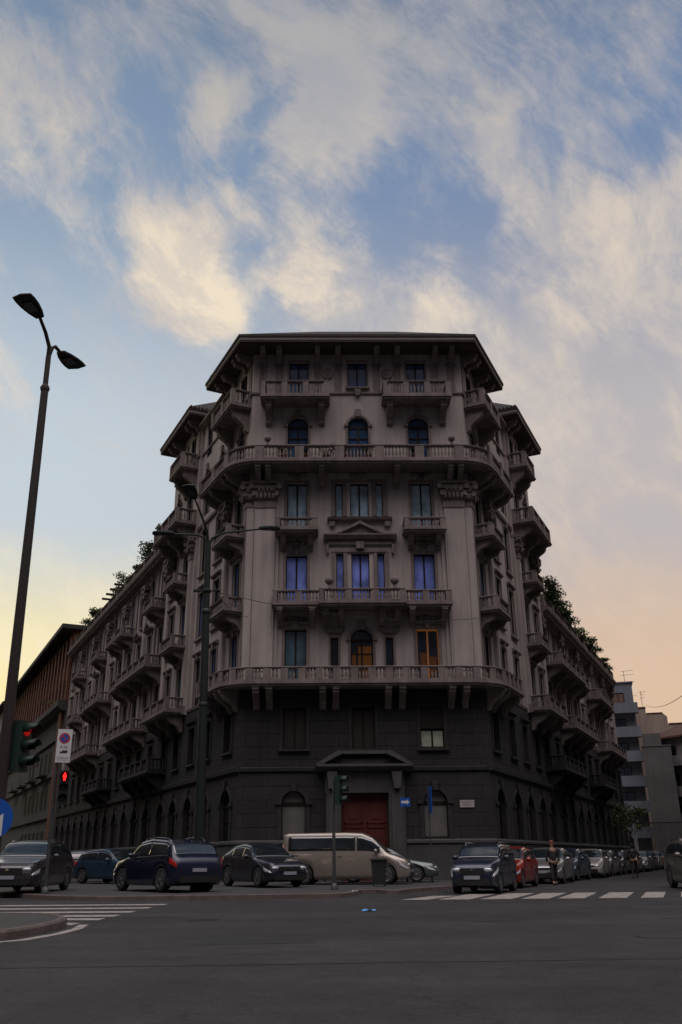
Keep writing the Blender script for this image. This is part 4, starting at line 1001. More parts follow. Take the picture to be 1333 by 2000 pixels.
        if kind == 'suv':
            m_ = MB()
            for sg in (-1, 1):
                pr = [P(x, 7.02, .008) for x in [lerp(s0-.1, s1+.1, i/10) for i in range(11)]]
                m_.tube([(p.x, sg*p.y, p.z) for p in pr], .010, n=5)
            m_.build('window_strip', CHROME, root)
            m_ = MB(); m_.tube([(L-.55, 0, P(L-.55, 12.9).z), (L-.62, 0, P(L-.55, 12.9).z+.06)], .03, n=6); m_.build('roof_aerial', CTRIM, root)
    rr = S['r']
    for wx in S['wx']:
        for sg in (-1, 1):
            yw = sg*(Wd/2-.11); Aax = (Vector((1,0,0)), Vector((0,0,1)), Vector((0, sg, 0)))
            m_ = MB(); m_.lathe((wx, yw, rr), [(rr*.62, .085), (rr*.90, .10), (rr*.985, .075), (rr, .03), (rr, -.06), (rr*.96, -.10), (rr*.6, -.10)], n=26 if detail else 14, ax=Aax, cap=False); wo = m_.build('wheel', TYRE, root)
            if detail:
                m_ = MB(); m_.lathe((wx, yw, rr), [(rr*.66, .07), (rr*.66, .088), (rr*.60, .088), (rr*.57, .03), (.05, .02)], n=22, ax=Aax)
                for k in range(7):
                    t = 2*math.pi*k/7; cs_, sn = math.cos(t), math.sin(t)
                    u = Vector((cs_, 0, sn)); w = Vector((-sn, 0, cs_)); c0 = Vector((wx, yw+sg*.062, rr))
                    q = [c0+u*.04+w*.028, c0+u*.04-w*.028, c0+u*rr*.62-w*.020, c0+u*rr*.62+w*.020]
                    q2_ = [p+Vector((0, sg*.022, 0)) for p in q]
                    m_.add(None, [tuple(p) for p in q+q2_], [(0,1,2,3),(4,5,6,7),(0,1,5,4),(1,2,6,5),(2,3,7,6),(3,0,4,7)])
                m_.ball((wx, yw+sg*.075, rr), .05, n=8, m=6, sq=(1, .6, 1)); m_.build('rim', rimm or RIM, wo)
            else:
                m_ = MB(); m_.lathe((wx, yw, rr), [(rr*.62, .07), (rr*.60, .085), (.05, .06)], n=14, ax=Aax); m_.build('rim', RIM, wo)
    # underside / inner arch filler
    m_ = MB(); m_.box(WD, .35, L-.35, -Wd*.33, Wd*.33, .22, .62); m_.build('chassis', CTRIM, root)
    return root
def place(root, x, y, heading, z=0, L=None):
    """x,y = centre on the ground; heading = vector the nose points to"""
    h = Vector(heading).normalized(); f = -h     # local +x runs from nose to tail
    root.rotation_euler = (0, 0, math.atan2(f.y, f.x))
    root.location = (x - f.x*L/2, y - f.y*L/2, z)
Ls = {k: v['L'] for k, v in SPEC.items()}
PZ = .122
c = make_car('suv', ('deep_blue', (.006, .010, .032), .3), 'dark blue SUV seen from behind with roof rails, parked by the tall lamp post', 'car'); place(c, -7.35, -11.6, (-.62, .785), PZ, Ls['suv'])
c = make_car('suv', ('dark_grey', (.060, .052, .058), .5), 'dark grey SUV facing the street at the far left, pedestrian light in front', 'car'); place(c, -12.15, -11.0, (.0, -1), PZ, Ls['suv'])
c = make_car('cross', ('graphite', (.030, .030, .045), .5), 'small dark crossover with sloping roof, nose to the street beside the pale van', 'car'); place(c, -4.3, -7.4, (.52, -.85), PZ, Ls['cross'])
c = make_car('van', ('champagne', (.34, .295, .26), .5), 'long champagne beige passenger van with dark side windows before the red door', 'van', name='passenger_van'); place(c, -.95, -5.2, (.985, -.17), PZ, Ls['van'])
c = make_car('sedan', ('grey_green', (.10, .125, .12), .5), 'grey green car parked half hidden behind the beige van', 'car'); place(c, .75, -2.6, (.99, -.12), PZ, Ls['sedan'])
c = make_car('box', ('navy', (.018, .024, .05), .4), 'boxy navy small car with roof rails facing the street right of the door', 'car'); place(c, 3.6, -11.9, (-.38, -.925), 0, Ls['box'])
c = make_car('hatch', ('bright_red', (.28, .015, .010), .2), 'red hatchback peeping out behind the boxy navy car', 'car'); place(c, 5.35, -6.9, (-.40, -.91), 0, Ls['hatch'])
c = make_car('sedan', ('night_blue', (.012, .02, .04), .4), 'dark blue saloon far back on the left beside the grey SUV', 'car'); place(c, -13.9, 3.4, (.93, .25), PZ, Ls['sedan'])
c = make_car('hatch', ('steel_blue', (.03, .07, .12), .5), 'steel blue hatchback behind the nose of the blue SUV', 'car'); place(c, -11.6, -.3, (.80, -.55), PZ, Ls['hatch'])
c = make_car('suv', ('pearl', (.20, .18, .165), .4), 'light coloured SUV cut by the right edge of the street', 'car'); place(c, 11.6, -10.9, (-.12, -1), 0, Ls['suv'])
# the row along the right-hand street
row = [('hatch', ('silver', (.30, .30, .31), .6), 'silver hatchback first in the row behind the red car'),
       ('hatch', ('mid_blue', (.05, .085, .14), .5), 'grey blue hatchback second in the right-hand row, beside the standing person'),
       ('hatch', ('off_white', (.42, .40, .38), .2), 'off-white hatchback third in the row along the right-hand street'),
       ('sedan', ('steel', (.20, .21, .22), .6), 'steel grey saloon fourth in the row along the right-hand street'),
       ('hatch', ('black', (.015, .015, .017), .3), 'black hatchback fifth in the row along the right-hand street'),
       ('hatch', ('beige', (.28, .24, .20), .4), 'beige hatchback sixth in the row along the right-hand street'),
       ('sedan', ('silver', (.30, .30, .31), .6), 'silver saloon seventh in the row, behind the far walker'),
       ('hatch', ('slate', (.08, .09, .11), .5), 'slate hatchback eighth in the row along the right-hand street'),
       ('hatch', ('off_white', (.42, .40, .38), .2), 'white hatchback ninth in the row along the right-hand street'),
       ('hatch', ('dark_grey', (.060, .052, .058), .5), 'dark grey hatchback tenth in the row along the right-hand street'),
       ('sedan', ('silver', (.30, .30, .31), .6), 'pale silver saloon eleventh and last but one in the far row'),
       ('hatch', ('mid_blue', (.05, .085, .14), .5), 'small blue hatchback at the far end of the right-hand row')]
protos = {}
GR = 'cars parked in a row along the right-hand street'
def children(o): return [c_ for c_ in bpy.data.objects if c_.parent is o]
for i, (kd, col, lab) in enumerate(row):
    if kd not in protos: r_ = make_car(kd, col, lab, 'car', GR); protos[kd] = r_
    else:
        src = protos[kd]; r_ = src.copy(); COL.objects.link(r_); r_['label'] = lab
        for ch in children(src):
            d_ = ch.copy(); COL.objects.link(d_); d_.parent = r_
            if ch.name.split('.')[0] in ('body', 'wing_mirror', 'door_handle'):
                d_.material_slots[0].link = 'OBJECT'; d_.material_slots[0].material = paint(*col)
            for g2 in children(ch):
                e_ = g2.copy(); COL.objects.link(e_); e_.parent = d_
    j = random.Random(i).uniform(-.06, .06)
    place(r_, 8.15+2.25*i+j*3, -1.4+4.75*i, (-.43+j, -.90), 0, Ls[kd])

# ============================================================ STREET FURNITURE
IRON = mat('dark_green_iron', (.018, .026, .024), .5, .3, var=.2, vscale=4)
GALV = mat('grey_pole_steel', (.085, .09, .092), .5, .4, var=.3, vscale=5)
RUST = mat('brown_steel', (.030, .022, .020), .6, .2)
BLK = mat('black_housing', (.012, .014, .013), .6)
GRNB = mat('green_housing', (.010, .030, .022), .55)
LENS = mat('lamp_underside', (.045, .048, .048), .3)
REDL = mat('red_signal', (.6, .01, .01), .4, emit=(1, .015, .012), estr=3.0)
REDW = mat('red_signal_dim', (.5, .01, .01), .4, emit=(1, .02, .012), estr=.22)
DEAD = mat('unlit_lens', (.015, .018, .016), .3)
def head_mb(c, d, l, w, h, droop=.0):
    """flat leaf-shaped lantern pointing along d from its neck c"""
    d = Vector(d).normalized(); s_ = d.cross(Vector((0,0,1))).normalized(); u = s_.cross(d).normalized(); c = Vector(c)
    out = [(0, .20), (.25, .36), (.55, .47), (.8, .5), (1.0, .47), (1.07, 0), (1.0, -.47), (.8, -.5), (.55, -.47), (.25, -.36), (0, -.20)]
    m_ = MB(); vs = []
    for zz, sc in ((0, 1), (.5, 1), (1, .72)):
        for a, b in out: vs.append(tuple(c + d*(l*(.5+(a-.5)*sc)) + s_*(w*b*sc) + u*(h*zz*(1 - .3*a))))
    n = len(out); m_.add(None, vs, [(j*n+i, j*n+(i+1) % n, (j+1)*n+(i+1) % n, (j+1)*n+i) for j in range(2) for i in range(n)] + [list(range(n)), list(range(2*n, 3*n))])
    g = MB(); q = [tuple(c + d*(l*a) + s_*(w*b) - u*.006) for a, b in ((.32, -.26), (.32, .26), (.72, .24), (.72, -.24))]; q2 = [tuple(Vector(p)-u*.02) for p in q]
    g.add(None, q+q2, [(0,1,2,3), (4,5,6,7), (0,1,5,4), (1,2,6,5), (2,3,7,6), (3,0,4,7)])
    return m_, g
# big two-headed lamp at the left
T = thing('street_lamp', 'tall slim street lamp with two flat heads leaning at the left edge', 'street lamp', (-7.43, -28.0, .13))
m_ = MB(); bx0 = Vector((-7.40, -28.0, .13)); tp = Vector((-7.60, -28.06, 11.0))
mid = bx0.lerp(tp, .93)
m_.tube([bx0, bx0.lerp(tp, .4), mid], .115, n=14, r2=.075); m_.tube([mid, tp], .055, n=12); m_.lathe(mid, [(.085, -.06), (.10, 0), (.06, .08)], n=12)
m_.lathe(bx0, [(.17, 0), (.17, .25), (.13, .32), (.12, .9), (.115, .95)], n=14); m_.build('pole', RUST, T)
for pts, tip in (([tp+Vector((0,0,-.1)), (-7.60, -28.09, 11.22), (-7.65, -28.28, 11.46), (-7.72, -28.50, 11.66)], (-7.90, -29.05, 11.76)), ([tp, (-7.56, -28.04, 11.22), (-7.50, -28.02, 11.27), (-7.44, -27.84, 11.24)], (-7.22, -27.10, 11.24))):
    m_ = MB(); m_.tube(pts, .048, n=10, r2=.036); ar = m_.build('arm', RUST, T)
    a = Vector(pts[-1]); d = Vector(tip)-a; m2, g2 = head_mb(a, d, .66, .46, .07); h_ = m2.build('lamp_head', BLK, T); g2.build('lens', LENS, h_)
# three-lamp traffic light fixed to it, seen from the side
T = thing('traffic_light', 'traffic light with three visored lamps on the left lamp post, red lit', 'traffic light', (-7.1, -27.88, 2.6))
dv = Vector((.96, -.28, 0)).normalized(); sv = Vector((dv.y, -dv.x, 0))
cc = Vector((-7.17, -27.86, 0))
m_ = MB()
Fh = Fr((cc.x, cc.y), (sv.x, sv.y), (dv.x, dv.y))
m_.box(Fh, -.16, .16, -.16, .02, 2.58, 3.46); m_.box(Fh, -.14, .14, -.20, -.16, 2.62, 3.42); m_.build('housing', GRNB, T)
for i, zz in enumerate((3.30, 3.02, 2.74)):
    c_ = Vector(Fh.P(0, .02, zz)); ax_ = (sv, Vector((0,0,1)), dv)
    m_ = MB(); m_.lathe(c_, [(.105, 0), (.105, .01), (.06, .025), (.01, .03)], n=16, ax=ax_); m_.build('lens', REDW if i == 0 else DEAD, T)
    m_ = MB(); vs = []
    for k in range(13):
        th = math.pi*(k/12)*1.25 - math.pi*.125
        for e, ln in ((0, 1), (1, 1)):
            q = c_ + sv*(.125*math.cos(th)) + Vector((0,0,1))*(.125*math.sin(th)) + dv*((.26 if math.sin(th) > 0 else .14)*e); vs.append(tuple(q))
    m_.add(None, vs, [(2*k, 2*k+1, 2*k+3, 2*k+2) for k in range(12)], 0, True); v_ = m_.build('visor', GRNB, T, recalc=False); sm = v_.modifiers.new('t', 'SOLIDIFY'); sm.thickness = .01
m_ = MB()
for zz in (2.72, 3.32): m_.tube([Fh.P(-.05, -.18, zz), (-7.43, -28.0, zz)], .022)
m_.build('mounting_bracket', RUST, T)
# blue keep-right sign
T = thing('road_sign', 'round blue sign with a white arrow pointing down right, at the left edge', 'road sign', (-7.43, -28.14, 1.4))
bf = Vector((.27, -.963, 0)).normalized(); bs_ = Vector((-bf.y, bf.x, 0)); bc = Vector((-7.47, -28.16, 1.78)); AX = (bs_, Vector((0,0,1)), bf)
m_ = MB(); m_.lathe(bc, [(.345, 0), (.345, .015)], n=40, ax=AX, sm=False); m_.build('sign_face', mat('sign_blue', (.012, .09, .42), .4, emit=None), T)
m_ = MB(); dd = Vector((.56, -.83)); nn_ = Vector((.83, .56))
def a2(p): q = bc + bs_*p.x + Vector((0,0,1))*p.y + bf*.018; return tuple(q)
sh = [dd*-.28+nn_*.075, dd*-.28-nn_*.075, dd*.03-nn_*.075, dd*.03-nn_*.20, dd*.335, dd*.03+nn_*.20, dd*.03+nn_*.075]
vs = [a2(p) for p in sh] + [tuple(Vector(a2(p))+bf*.003) for p in sh]; n = 7
m_.add(None, vs, [list(range(n)), list(range(n, 2*n))]+[(i, (i+1) % n, n+(i+1) % n, n+i) for i in range(n)]); m_.build('arrow', mat('sign_white', (.62, .62, .62), .45), T)
m_ = MB(); m_.lathe(bc-bf*.012, [(.12, 0), (.12, .01)], n=12, ax=AX); m_.tube([tuple(bc-bf*.03+Vector((0,0,.15))), (-7.41, -28.02, 1.93)], .015); m_.build('clamp', GALV, T)

# pedestrian signal pole with no-parking board
T = thing('pedestrian_signal', 'pole with a red standing-figure pedestrian light in front of the grey SUV', 'traffic light', (-10.86, -13.3, .13))
m_ = MB(); m_.tube([(-10.86, -13.3, .13), (-10.94, -13.33, 4.0)], .062, n=12, r2=.05); m_.tube([(-10.94, -13.33, 4.0), (-10.96, -13.33, 5.35)], .035, n=10); m_.lathe((-10.86, -13.3, .13), [(.13, 0), (.12, .16), (.07, .2)], n=12); m_.build('pole', GALV, T)
pf = Vector((.28, -.96, 0)).normalized(); ps = Vector((-pf.y, pf.x, 0)); Fp = Fr((-10.60, -13.36), (ps.x, ps.y), (pf.x, pf.y))
m_ = MB(); m_.box(Fp, -.15, .15, -.12, .05, 2.86, 3.94); m_.build('housing', BLK, T)
m_ = MB(); m_.tube([Fp.P(-.1, -.05, 3.8), (-10.94, -13.33, 3.8)], .02); m_.tube([Fp.P(-.1, -.05, 3.0), (-10.92, -13.33, 3.0)], .02); m_.build('mounting_bracket', BLK, T)
m_ = MB(); z = 3.76   # standing red figure
m_.lathe(Fp.P(0, .055, z+.075), [(.028, 0), (.028, .006)], n=12, ax=(ps, Vector((0,0,1)), pf))
m_.slab(Fp, [(-.055, z+.04), (.055, z+.04), (.06, z-.05), (.035, z-.05), (.034, z-.15), (.006, z-.15), (0, z-.05), (-.006, z-.15), (-.034, z-.15), (-.035, z-.05), (-.06, z-.05)], .053, .062); m_.build('red_figure', REDL, T)
for i, zz in enumerate((3.40, 3.05)): m_ = MB(); m_.lathe(Fp.P(0, .05, zz), [(.11, 0), (.10, .012), (.01, .02)], n=18, ax=(ps, Vector((0,0,1)), pf)); m_.build('lens', DEAD, T)
for zz in (3.74, 3.40, 3.05):
    m_ = MB(); vs = []
    for k in range(11):
        th = math.pi*k/10
        for e in (0, 1): vs.append(tuple(Vector(Fp.P(.14*math.cos(th), .05+.16*e, zz+.145*math.sin(th)))))
    m_.add(None, vs, [(2*k, 2*k+1, 2*k+3, 2*k+2) for k in range(10)], 0, True); v_ = m_.build('visor', BLK, T, recalc=False); sm = v_.modifiers.new('t', 'SOLIDIFY'); sm.thickness = .008
T = thing('road_sign', 'white rectangular no-parking board with red and blue disc, above the pedestrian light', 'road sign', (-10.75, -13.36, 4.2))
Fq = Fr((-10.73, -13.38), (ps.x, ps.y), (pf.x, pf.y)); SW = mat('sign_white', (.62, .62, .62), .45)
m_ = MB(); m_.box(Fq, -.24, .24, -.012, 0, 4.20, 5.30); m_.build('sign_plate', SW, T)
AXq = (ps, Vector((0,0,1)), pf)
m_ = MB(); m_.lathe(Fq.P(0, .002, 5.0), [(.175, 0), (.175, .005)], n=32, ax=AXq, sm=False); m_.build('red_ring', mat('sign_red', (.45, .02, .03), .45), T)
m_ = MB(); m_.lathe(Fq.P(0, .007, 5.0), [(.125, 0), (.125, .004)], n=32, ax=AXq, sm=False); m_.build('blue_disc', mat('sign_blue', (.012, .09, .42), .4), T)
m_ = MB(); m_.slab(Fq, [(-.105, 5.075), (-.075, 5.105), (.105, 4.925), (.075, 4.895)], .011, .015); m_.build('red_bar', mat('sign_red', (.45, .02, .03), .45), T)
def textmesh(s, size, F, a, o, z, m__, par, name='lettering', align='CENTER'):
    cu = bpy.data.curves.new(name, 'FONT'); cu.body = s; cu.size = size; cu.align_x = align; cu.extrude = .001
    to = bpy.data.objects.new(name, cu); dg = bpy.context.evaluated_depsgraph_get()
    COL.objects.link(to); dg.update(); me = bpy.data.meshes.new_from_object(to.evaluated_get(dg)); COL.objects.unlink(to); bpy.data.objects.remove(to)
    o_ = bpy.data.objects.new(name, me); COL.objects.link(o_); me.materials.clear(); me.materials.append(m__)
    X_ = Vector((*F.d, 0)); Z_ = Vector((0,0,1)); N_ = Vector((*F.n, 0))
    M4 = Matrix((X_, Z_, N_)).transposed().to_4x4(); M4.translation = Vector(F.P(a, o, z)); me.transform(M4)
    o_.parent = par; o_.matrix_parent_inverse = Matrix.Translation(-Vector(base_of(par))); return o_
BT = mat('sign_black_text', (.03, .03, .035), .5)
textmesh('0-24', .135, Fq, 0, .002, 4.66, BT, T); 
m_ = MB()
m_.slab(Fq, [(-.12, 4.50), (-.05, 4.50), (-.05, 4.55), (-.12, 4.56)], .001, .004); m_.box(Fq, -.05, .13, .001, .004, 4.50, 4.60); m_.build('tow_pictogram', BT, T)
m_ = MB(); [m_.box(Fq, -.19, .19, .001, .003, zz, zz+.014) for zz in (4.37, 4.32, 4.27)]; m_.build('small_print', mat('sign_grey_text', (.2, .2, .22), .5), T)

# three-armed lamp in the middle
T = thing('street_lamp', 'tall dark street lamp with three arms standing between the blue SUV and kerb', 'street lamp', (-6.2, -11.81, .13))
b0 = Vector((-6.16, -11.81, .13)); t0 = Vector((-6.40, -11.84, 12.6))
m_ = MB(); m_.tube([b0, b0.lerp(t0, .25), b0.lerp(t0, .5)], .19, n=16, r2=.155); m_.tube([b0.lerp(t0, .5), b0.lerp(t0, .78)], .148, n=16, r2=.14); m_.tube([b0.lerp(t0, .78), t0], .125, n=16, r2=.11)
for f_ in (.5, .78): m_.lathe(b0.lerp(t0, f_), [(.15, -.12), (.175, -.05), (.175, .03), (.13, .1)], n=16)
m_.lathe(b0, [(.27, 0), (.27, .35), (.22, .45), (.21, 1.1), (.19, 1.2)], n=16); m_.build('pole', IRON, T)
m_ = MB(); c_ = b0.lerp(t0, .845)
m_.lathe(c_, [(.16, -.06), (.18, 0), (.16, .06)], n=14)
for sg in (-1, 1): m_.tube([c_, c_+Vector((sg*.45, 0, .02))], .03, n=6); m_.ball(c_+Vector((sg*.45, 0, .02)), .07); m_.ball(c_+Vector((sg*.28, 0, .02)), .05)
m_.build('wire_clamp', IRON, T)
m_ = MB(); m_.box(WD, -6.36, -6.02, -12.04, -11.98, 1.2, 1.8); m_.build('service_hatch', IRON, T)
for pts, tip, w_ in (([t0, t0+Vector((-.05, -.05, .45)), t0+Vector((-.28, -.5, 1.05)), t0+Vector((-.45, -1.0, 1.45))], Vector((-.25, -1.0, .35)), .5),
                 ([t0+Vector((0,0,-.1)), t0+Vector((-.12, 0, .22)), t0+Vector((-.45, 0, .36)), t0+Vector((-1.35, -.02, .38))], Vector((-1.0, -.12, -.02)), .42),
                 ([t0+Vector((0,0,-.1)), t0+Vector((.15, 0, .22)), t0+Vector((.6, 0, .44)), t0+Vector((1.95, .03, .60))], Vector((1.0, .06, .02)), .42)):
    m_ = MB(); m_.tube(pts, .055, n=10, r2=.035); m_.build('arm', IRON, T)
    m2, g2 = head_mb(pts[-1], tip, .80, w_, .12); h_ = m2.build('lamp_head', IRON, T); g2.build('lens', LENS, h_)

# traffic light by the van
def traffic_light(x, y, z, face, label, h=3.75):
    T = thing('traffic_light', label, 'traffic light', (x, y, z))
    m_ = MB(); m_.tube([(x, y, z), (x-.02, y, h-1.0)], .06, n=12, r2=.055); m_.tube([(x-.02, y, h-1.0), (x, y, h)], .04, n=10); m_.lathe((x, y, z), [(.13, 0), (.12, .14), (.07, .2)], n=12); m_.build('pole', GALV, T)
    f = Vector(face).normalized(); s = Vector((-f.y, f.x)); F = Fr((x+f.x*.24, y+f.y*.24), s, f)
    m_ = MB(); m_.box(F, -.17, .17, -.14, .03, h-1.0, h-.02); m_.build('housing', GRNB, T)
    m_ = MB(); m_.box(F, -.02, .02, -.26, -.14, h-.2, h-.15); m_.box(F, -.02, .02, -.26, -.14, h-.9, h-.85); m_.build('mounting_bracket', GRNB, T)
    for i, zz in enumerate((h-.18, h-.51, h-.84)):
        c_ = Vector(F.P(0, .03, zz)); ax_ = (Vector((*s, 0)), Vector((0,0,1)), Vector((*f, 0)))
        m_ = MB(); m_.lathe(c_, [(.11, 0), (.10, .015), (.01, .03)], n=16, ax=ax_); m_.build('lens', DEAD, T)
        m_ = MB(); vs = []
        for k in range(13):
            th = math.pi*(k/12)*1.2 - math.pi*.1
            for e in (0, 1): vs.append(tuple(c_ + ax_[0]*(.135*math.cos(th)) + ax_[1]*(.135*math.sin(th)) + ax_[2]*(.24*e)))
        m_.add(None, vs, [(2*k, 2*k+1, 2*k+3, 2*k+2) for k in range(12)], 0, True); v_ = m_.build('visor', GRNB, T, recalc=False); sm = v_.modifiers.new('t', 'SOLIDIFY'); sm.thickness = .01
    return T
traffic_light(-1.53, -11.9, .122, (.93, -.35), 'green traffic light with no lamp lit, on a pole before the beige van', h=3.85)
# blue one-way sign and the narrow blue sign
def pole_sign(x, y, face, z0, z1, w, label, bar):
    T = thing('road_sign', label, 'road sign', (x, y, .13)); f = Vector(face).normalized(); s = Vector((-f.y, f.x)); F = Fr((x+f.x*.05, y+f.y*.05), s, f)
    m_ = MB(); m_.tube([(x, y, .12), (x, y, z1+.03)], .032, n=10); m_.build('pole', GALV, T)
    m_ = MB(); m_.box(F, -w/2, w/2, -.01, .012, z0, z1); m_.build('sign_plate', mat('sign_blue', (.012, .09, .42), .4), T)
    if bar:
        zc_ = (z0+z1)/2; h = .055
        m_ = MB(); m_.slab(F, [(-w*.40, zc_-h), (w*.18, zc_-h), (w*.18, zc_-h*2.1), (w*.42, zc_), (w*.18, zc_+h*2.1), (w*.18, zc_+h), (-w*.40, zc_+h)], .013, .016); m_.build('arrow', SW, T)
    else:
        m_ = MB(); m_.lathe(F.P(0, .013, z1-.25), [(.17, 0), (.17, .004)], n=24, ax=(Vector((*s, 0)), Vector((0,0,1)), Vector((*f, 0))), sm=False); m_.build('white_disc', SW, T)
    return T
pole_sign(1.75, -2.2, (.25, -.97), 3.28, 3.66, .48, 'small blue street sign with a white arrow beside the right door pillar', True)
pole_sign(2.84, -2.3, (.985, .17), 3.0, 4.15, .62, 'tall blue sign turned almost edge-on before the right arched niche', False)
# waste bin
T = thing('waste_bin', 'dark tapered waste bin standing in front of the beige van', 'bin', (.18, -8.4, .122))
m_ = MB(); bx_, by_ = .18, -8.4
def frus(m_, z0, z1, w0_, w1_, d0, d1):
    m_.add(None, [(bx_+sx*w*.5, by_+sy*d*.5, z) for z, w, d in ((z0, w0_, d0), (z1, w1_, d1)) for sx, sy in ((-1,-1),(1,-1),(1,1),(-1,1))], [(0,3,2,1),(4,5,6,7),(0,1,5,4),(1,2,6,5),(2,3,7,6),(3,0,4,7)])
frus(m_, .18, 1.02, .44, .58, .5, .62); m_.build('body', mat('dark_bin_plastic', (.022, .028, .024), .5), T)
m_ = MB(); frus(m_, 1.022, 1.07, .66, .66, .70, .70); frus(m_, 1.071, 1.12, .60, .5, .64, .5); m_.build('lid', mat('dark_bin_lid', (.018, .022, .02), .45), T)
for sx in (-1, 1): m_ = MB(); m_.lathe((bx_+sx*.2, by_+.2, .22), [(.1, -.025), (.1, .025)], n=14, ax=(Vector((0,1,0)), Vector((0,0,1)), Vector((1,0,0)))); m_.build('wheel', TYRE, T)

# ============================================================ OTHER BUILDINGS
BRICK = blocks('red_brick', (.21, .085, .052), (.55, .45, .4), .5, .14, .012, bumpd=.008)
GREYW = mat('grey_render', (.075, .073, .074), .9, var=.25, vscale=.5, streak=.3)
def simple_windows(par, F, cols, rows, w, h, o, g=None, fm_=None):
    for s in cols:
        for z in rows:
            m_ = MB(); m_.box(F, s-w/2-.06, s+w/2+.06, o, o+.05, z-.06, z); m_.box(F, s-w/2-.06, s+w/2+.06, o, o+.05, z+h, z+h+.06)
            m_.box(F, s-w/2-.06, s-w/2, o, o+.05, z, z+h); m_.box(F, s+w/2, s+w/2+.06, o, o+.05, z, z+h); m_.box(F, s-.03, s+.03, o+.01, o+.04, z, z+h)
            f_ = m_.build('window', fm_ or WOODF, par); m_ = MB(); m_.box(F, s-w/2, s+w/2, o+.004, o+.012, z, z+h); m_.build('pane', g or G_DARK, f_)
# brick block with a deep overhanging roof, further along the left street
T = thing('brick_building', 'red brick block with ribbed walls and a deep dark eave on the left street', 'building', LT.P(54, 0, 0))
m_ = MB(); m_.box(LT, 52.3, 101, -12, .25, 16.2, 24.0); 
s = 53.0
while s < 100.5: m_.box(LT, s-.42, s+.42, .25, .42, 16.6, 23.4); s += 2.35
m_.box(LT, 53.5, 55.3, .1, .5, .1, 16.2)
m_.build('brick_wall', BRICK, T)
m_ = MB(); m_.box(LT, 52.3, 53.4, -12, .2, 0, 16.19); m_.box(LT, 53.4, 101, -12, .05, 0, 16.19)
for z in (5.2, 9.3, 13.0): m_.box(LT, 55.4, 101, .05, .3, z, z+.35)
m_.extr(LT, [(.0, 15.4), (.6, 15.6), (1.1, 16.0), (1.1, 16.6), (.26, 16.6), (.26, 16.2), (0, 16.2)], 52.6, 101); m_.build('lower_wall', GREYW, T)
m_ = MB(); m_.box(LT, 51.9, 101.5, -13, 1.6, 24.0, 24.45); m_.build('roof', ROOF, T)
m_ = MB()
s = 52.5
while s < 101: m_.box(LT, s-.08, s+.08, .26, 1.5, 23.78, 23.995); s += 1.2
m_.build('rafter_ends', SOFF, T)
simple_windows(T, LT, [54.2+2.35*i for i in range(8)], (17.4, 20.6), .9, 1.6, .255)
simple_windows(T, LT, [57.5+3.1*i for i in range(7)], (2.0, 6.3, 10.2), 1.2, 2.0, .055, SHUT)
for i in range(4): m_ = MB(); m_.box(LT, 60+i*8, 64+i*8, .05, 1.1, 9.6, 9.8); m_.box(LT, 60+i*8, 64+i*8, 1.02, 1.1, 9.8, 10.7); m_.build('balcony', GREYW, T)
T = thing('townhouse', 'pale grey house with a brown pitched roof beyond the brick block, far left', 'building', LT.P(104, 0, 0))
m_ = MB(); m_.box(LT, 101.6, 140, -12, 1.0, 0, 23.5); m_.build('wall', mat('pale_grey_render', (.22, .23, .25), .9, var=.2), T)
m_ = MB(); m_.extr(LT, [(-13, 23.5), (2.0, 23.5), (2.0, 23.8), (-5, 27.0), (-13, 24)], 101.5, 141); m_.build('roof', mat('brown_tiles', (.10, .05, .035), .9, var=.3), T)
simple_windows(T, LT, [104+4*i for i in range(6)], (10, 14, 18), 1.2, 2.0, 1.004)
# right-hand side blocks
def FrA(x, y, yaw): a = R(yaw); return Fr((x, y), (math.cos(a), math.sin(a)), (math.sin(a), -math.cos(a)))
BLUEW = mat('pale_blue_render', (.19, .21, .26), .85, var=.2, vscale=.4, streak=.25); BEIGE = mat('beige_render', (.42, .33, .28), .9, var=.2, vscale=.3, streak=.3)
T = thing('apartment_building', 'narrow pale blue block with stacked balconies beyond the end of the right wing', 'building', (29.0, 50.8, 0))
F1 = FrA(24.0, 52.4, -16)
m_ = MB(); m_.box(F1, 0, 7.45, -14, 0, 0, 18.6); m_.box(F1, -.1, 7.6, -14.1, .12, 18.6, 18.75); m_.build('wall', BLUEW, T)
for z in (3.4, 5.9, 8.4, 10.9, 13.4, 15.9):
    m_ = MB(); m_.box(F1, 4.3, 7.75, 0, 1.0, z-.62, z-.5); m_.box(F1, 4.3, 7.75, .93, 1.0, z-.5, z+.45); m_.box(F1, 7.68, 7.75, 0, .93, z-.5, z+.45); m_.box(F1, 4.3, 4.37, 0, .93, z-.5, z+.45); m_.build('balcony', BLUEW, T)
simple_windows(T, F1, (5.6,), (3.1, 5.6, 8.1, 10.6, 13.1), 1.4, 1.6, .004, G_DARK); simple_windows(T, F1, (5.9,), (16.5,), 1.1, 1.0, .004, mat('drawn_blind', (.16, .10, .08), .8))
simple_windows(T, F1, (2.3,), (3.1, 5.6, 8.1, 10.6, 13.1, 15.6), 1.2, 1.4, .004)
T = thing('apartment_building', 'windowless beige gable wall stepping down towards the right, far street', 'building', (37.0, 62, 0))
F2 = FrA(33.6, 62.9, -16)
m_ = MB(); m_.box(F2, 0, 3.05, -12, 0, 0, 17.7); m_.box(F2, 3.05, 4.95, -12, 0, 0, 17.0); m_.add(F2, [(4.95, 0, 0), (5.4, 0, 0), (5.4, 0, 16.6), (4.95, 0, 17.0), (4.95, -12, 0), (5.4, -12, 0), (5.4, -12, 16.6), (4.95, -12, 17.0)], [(0,1,2,3), (7,6,5,4), (1,5,6,2), (3,2,6,7)])
m_.box(F2, 5.4, 7.3, -12, 0, 0, 15.7); m_.build('wall', BEIGE, T)
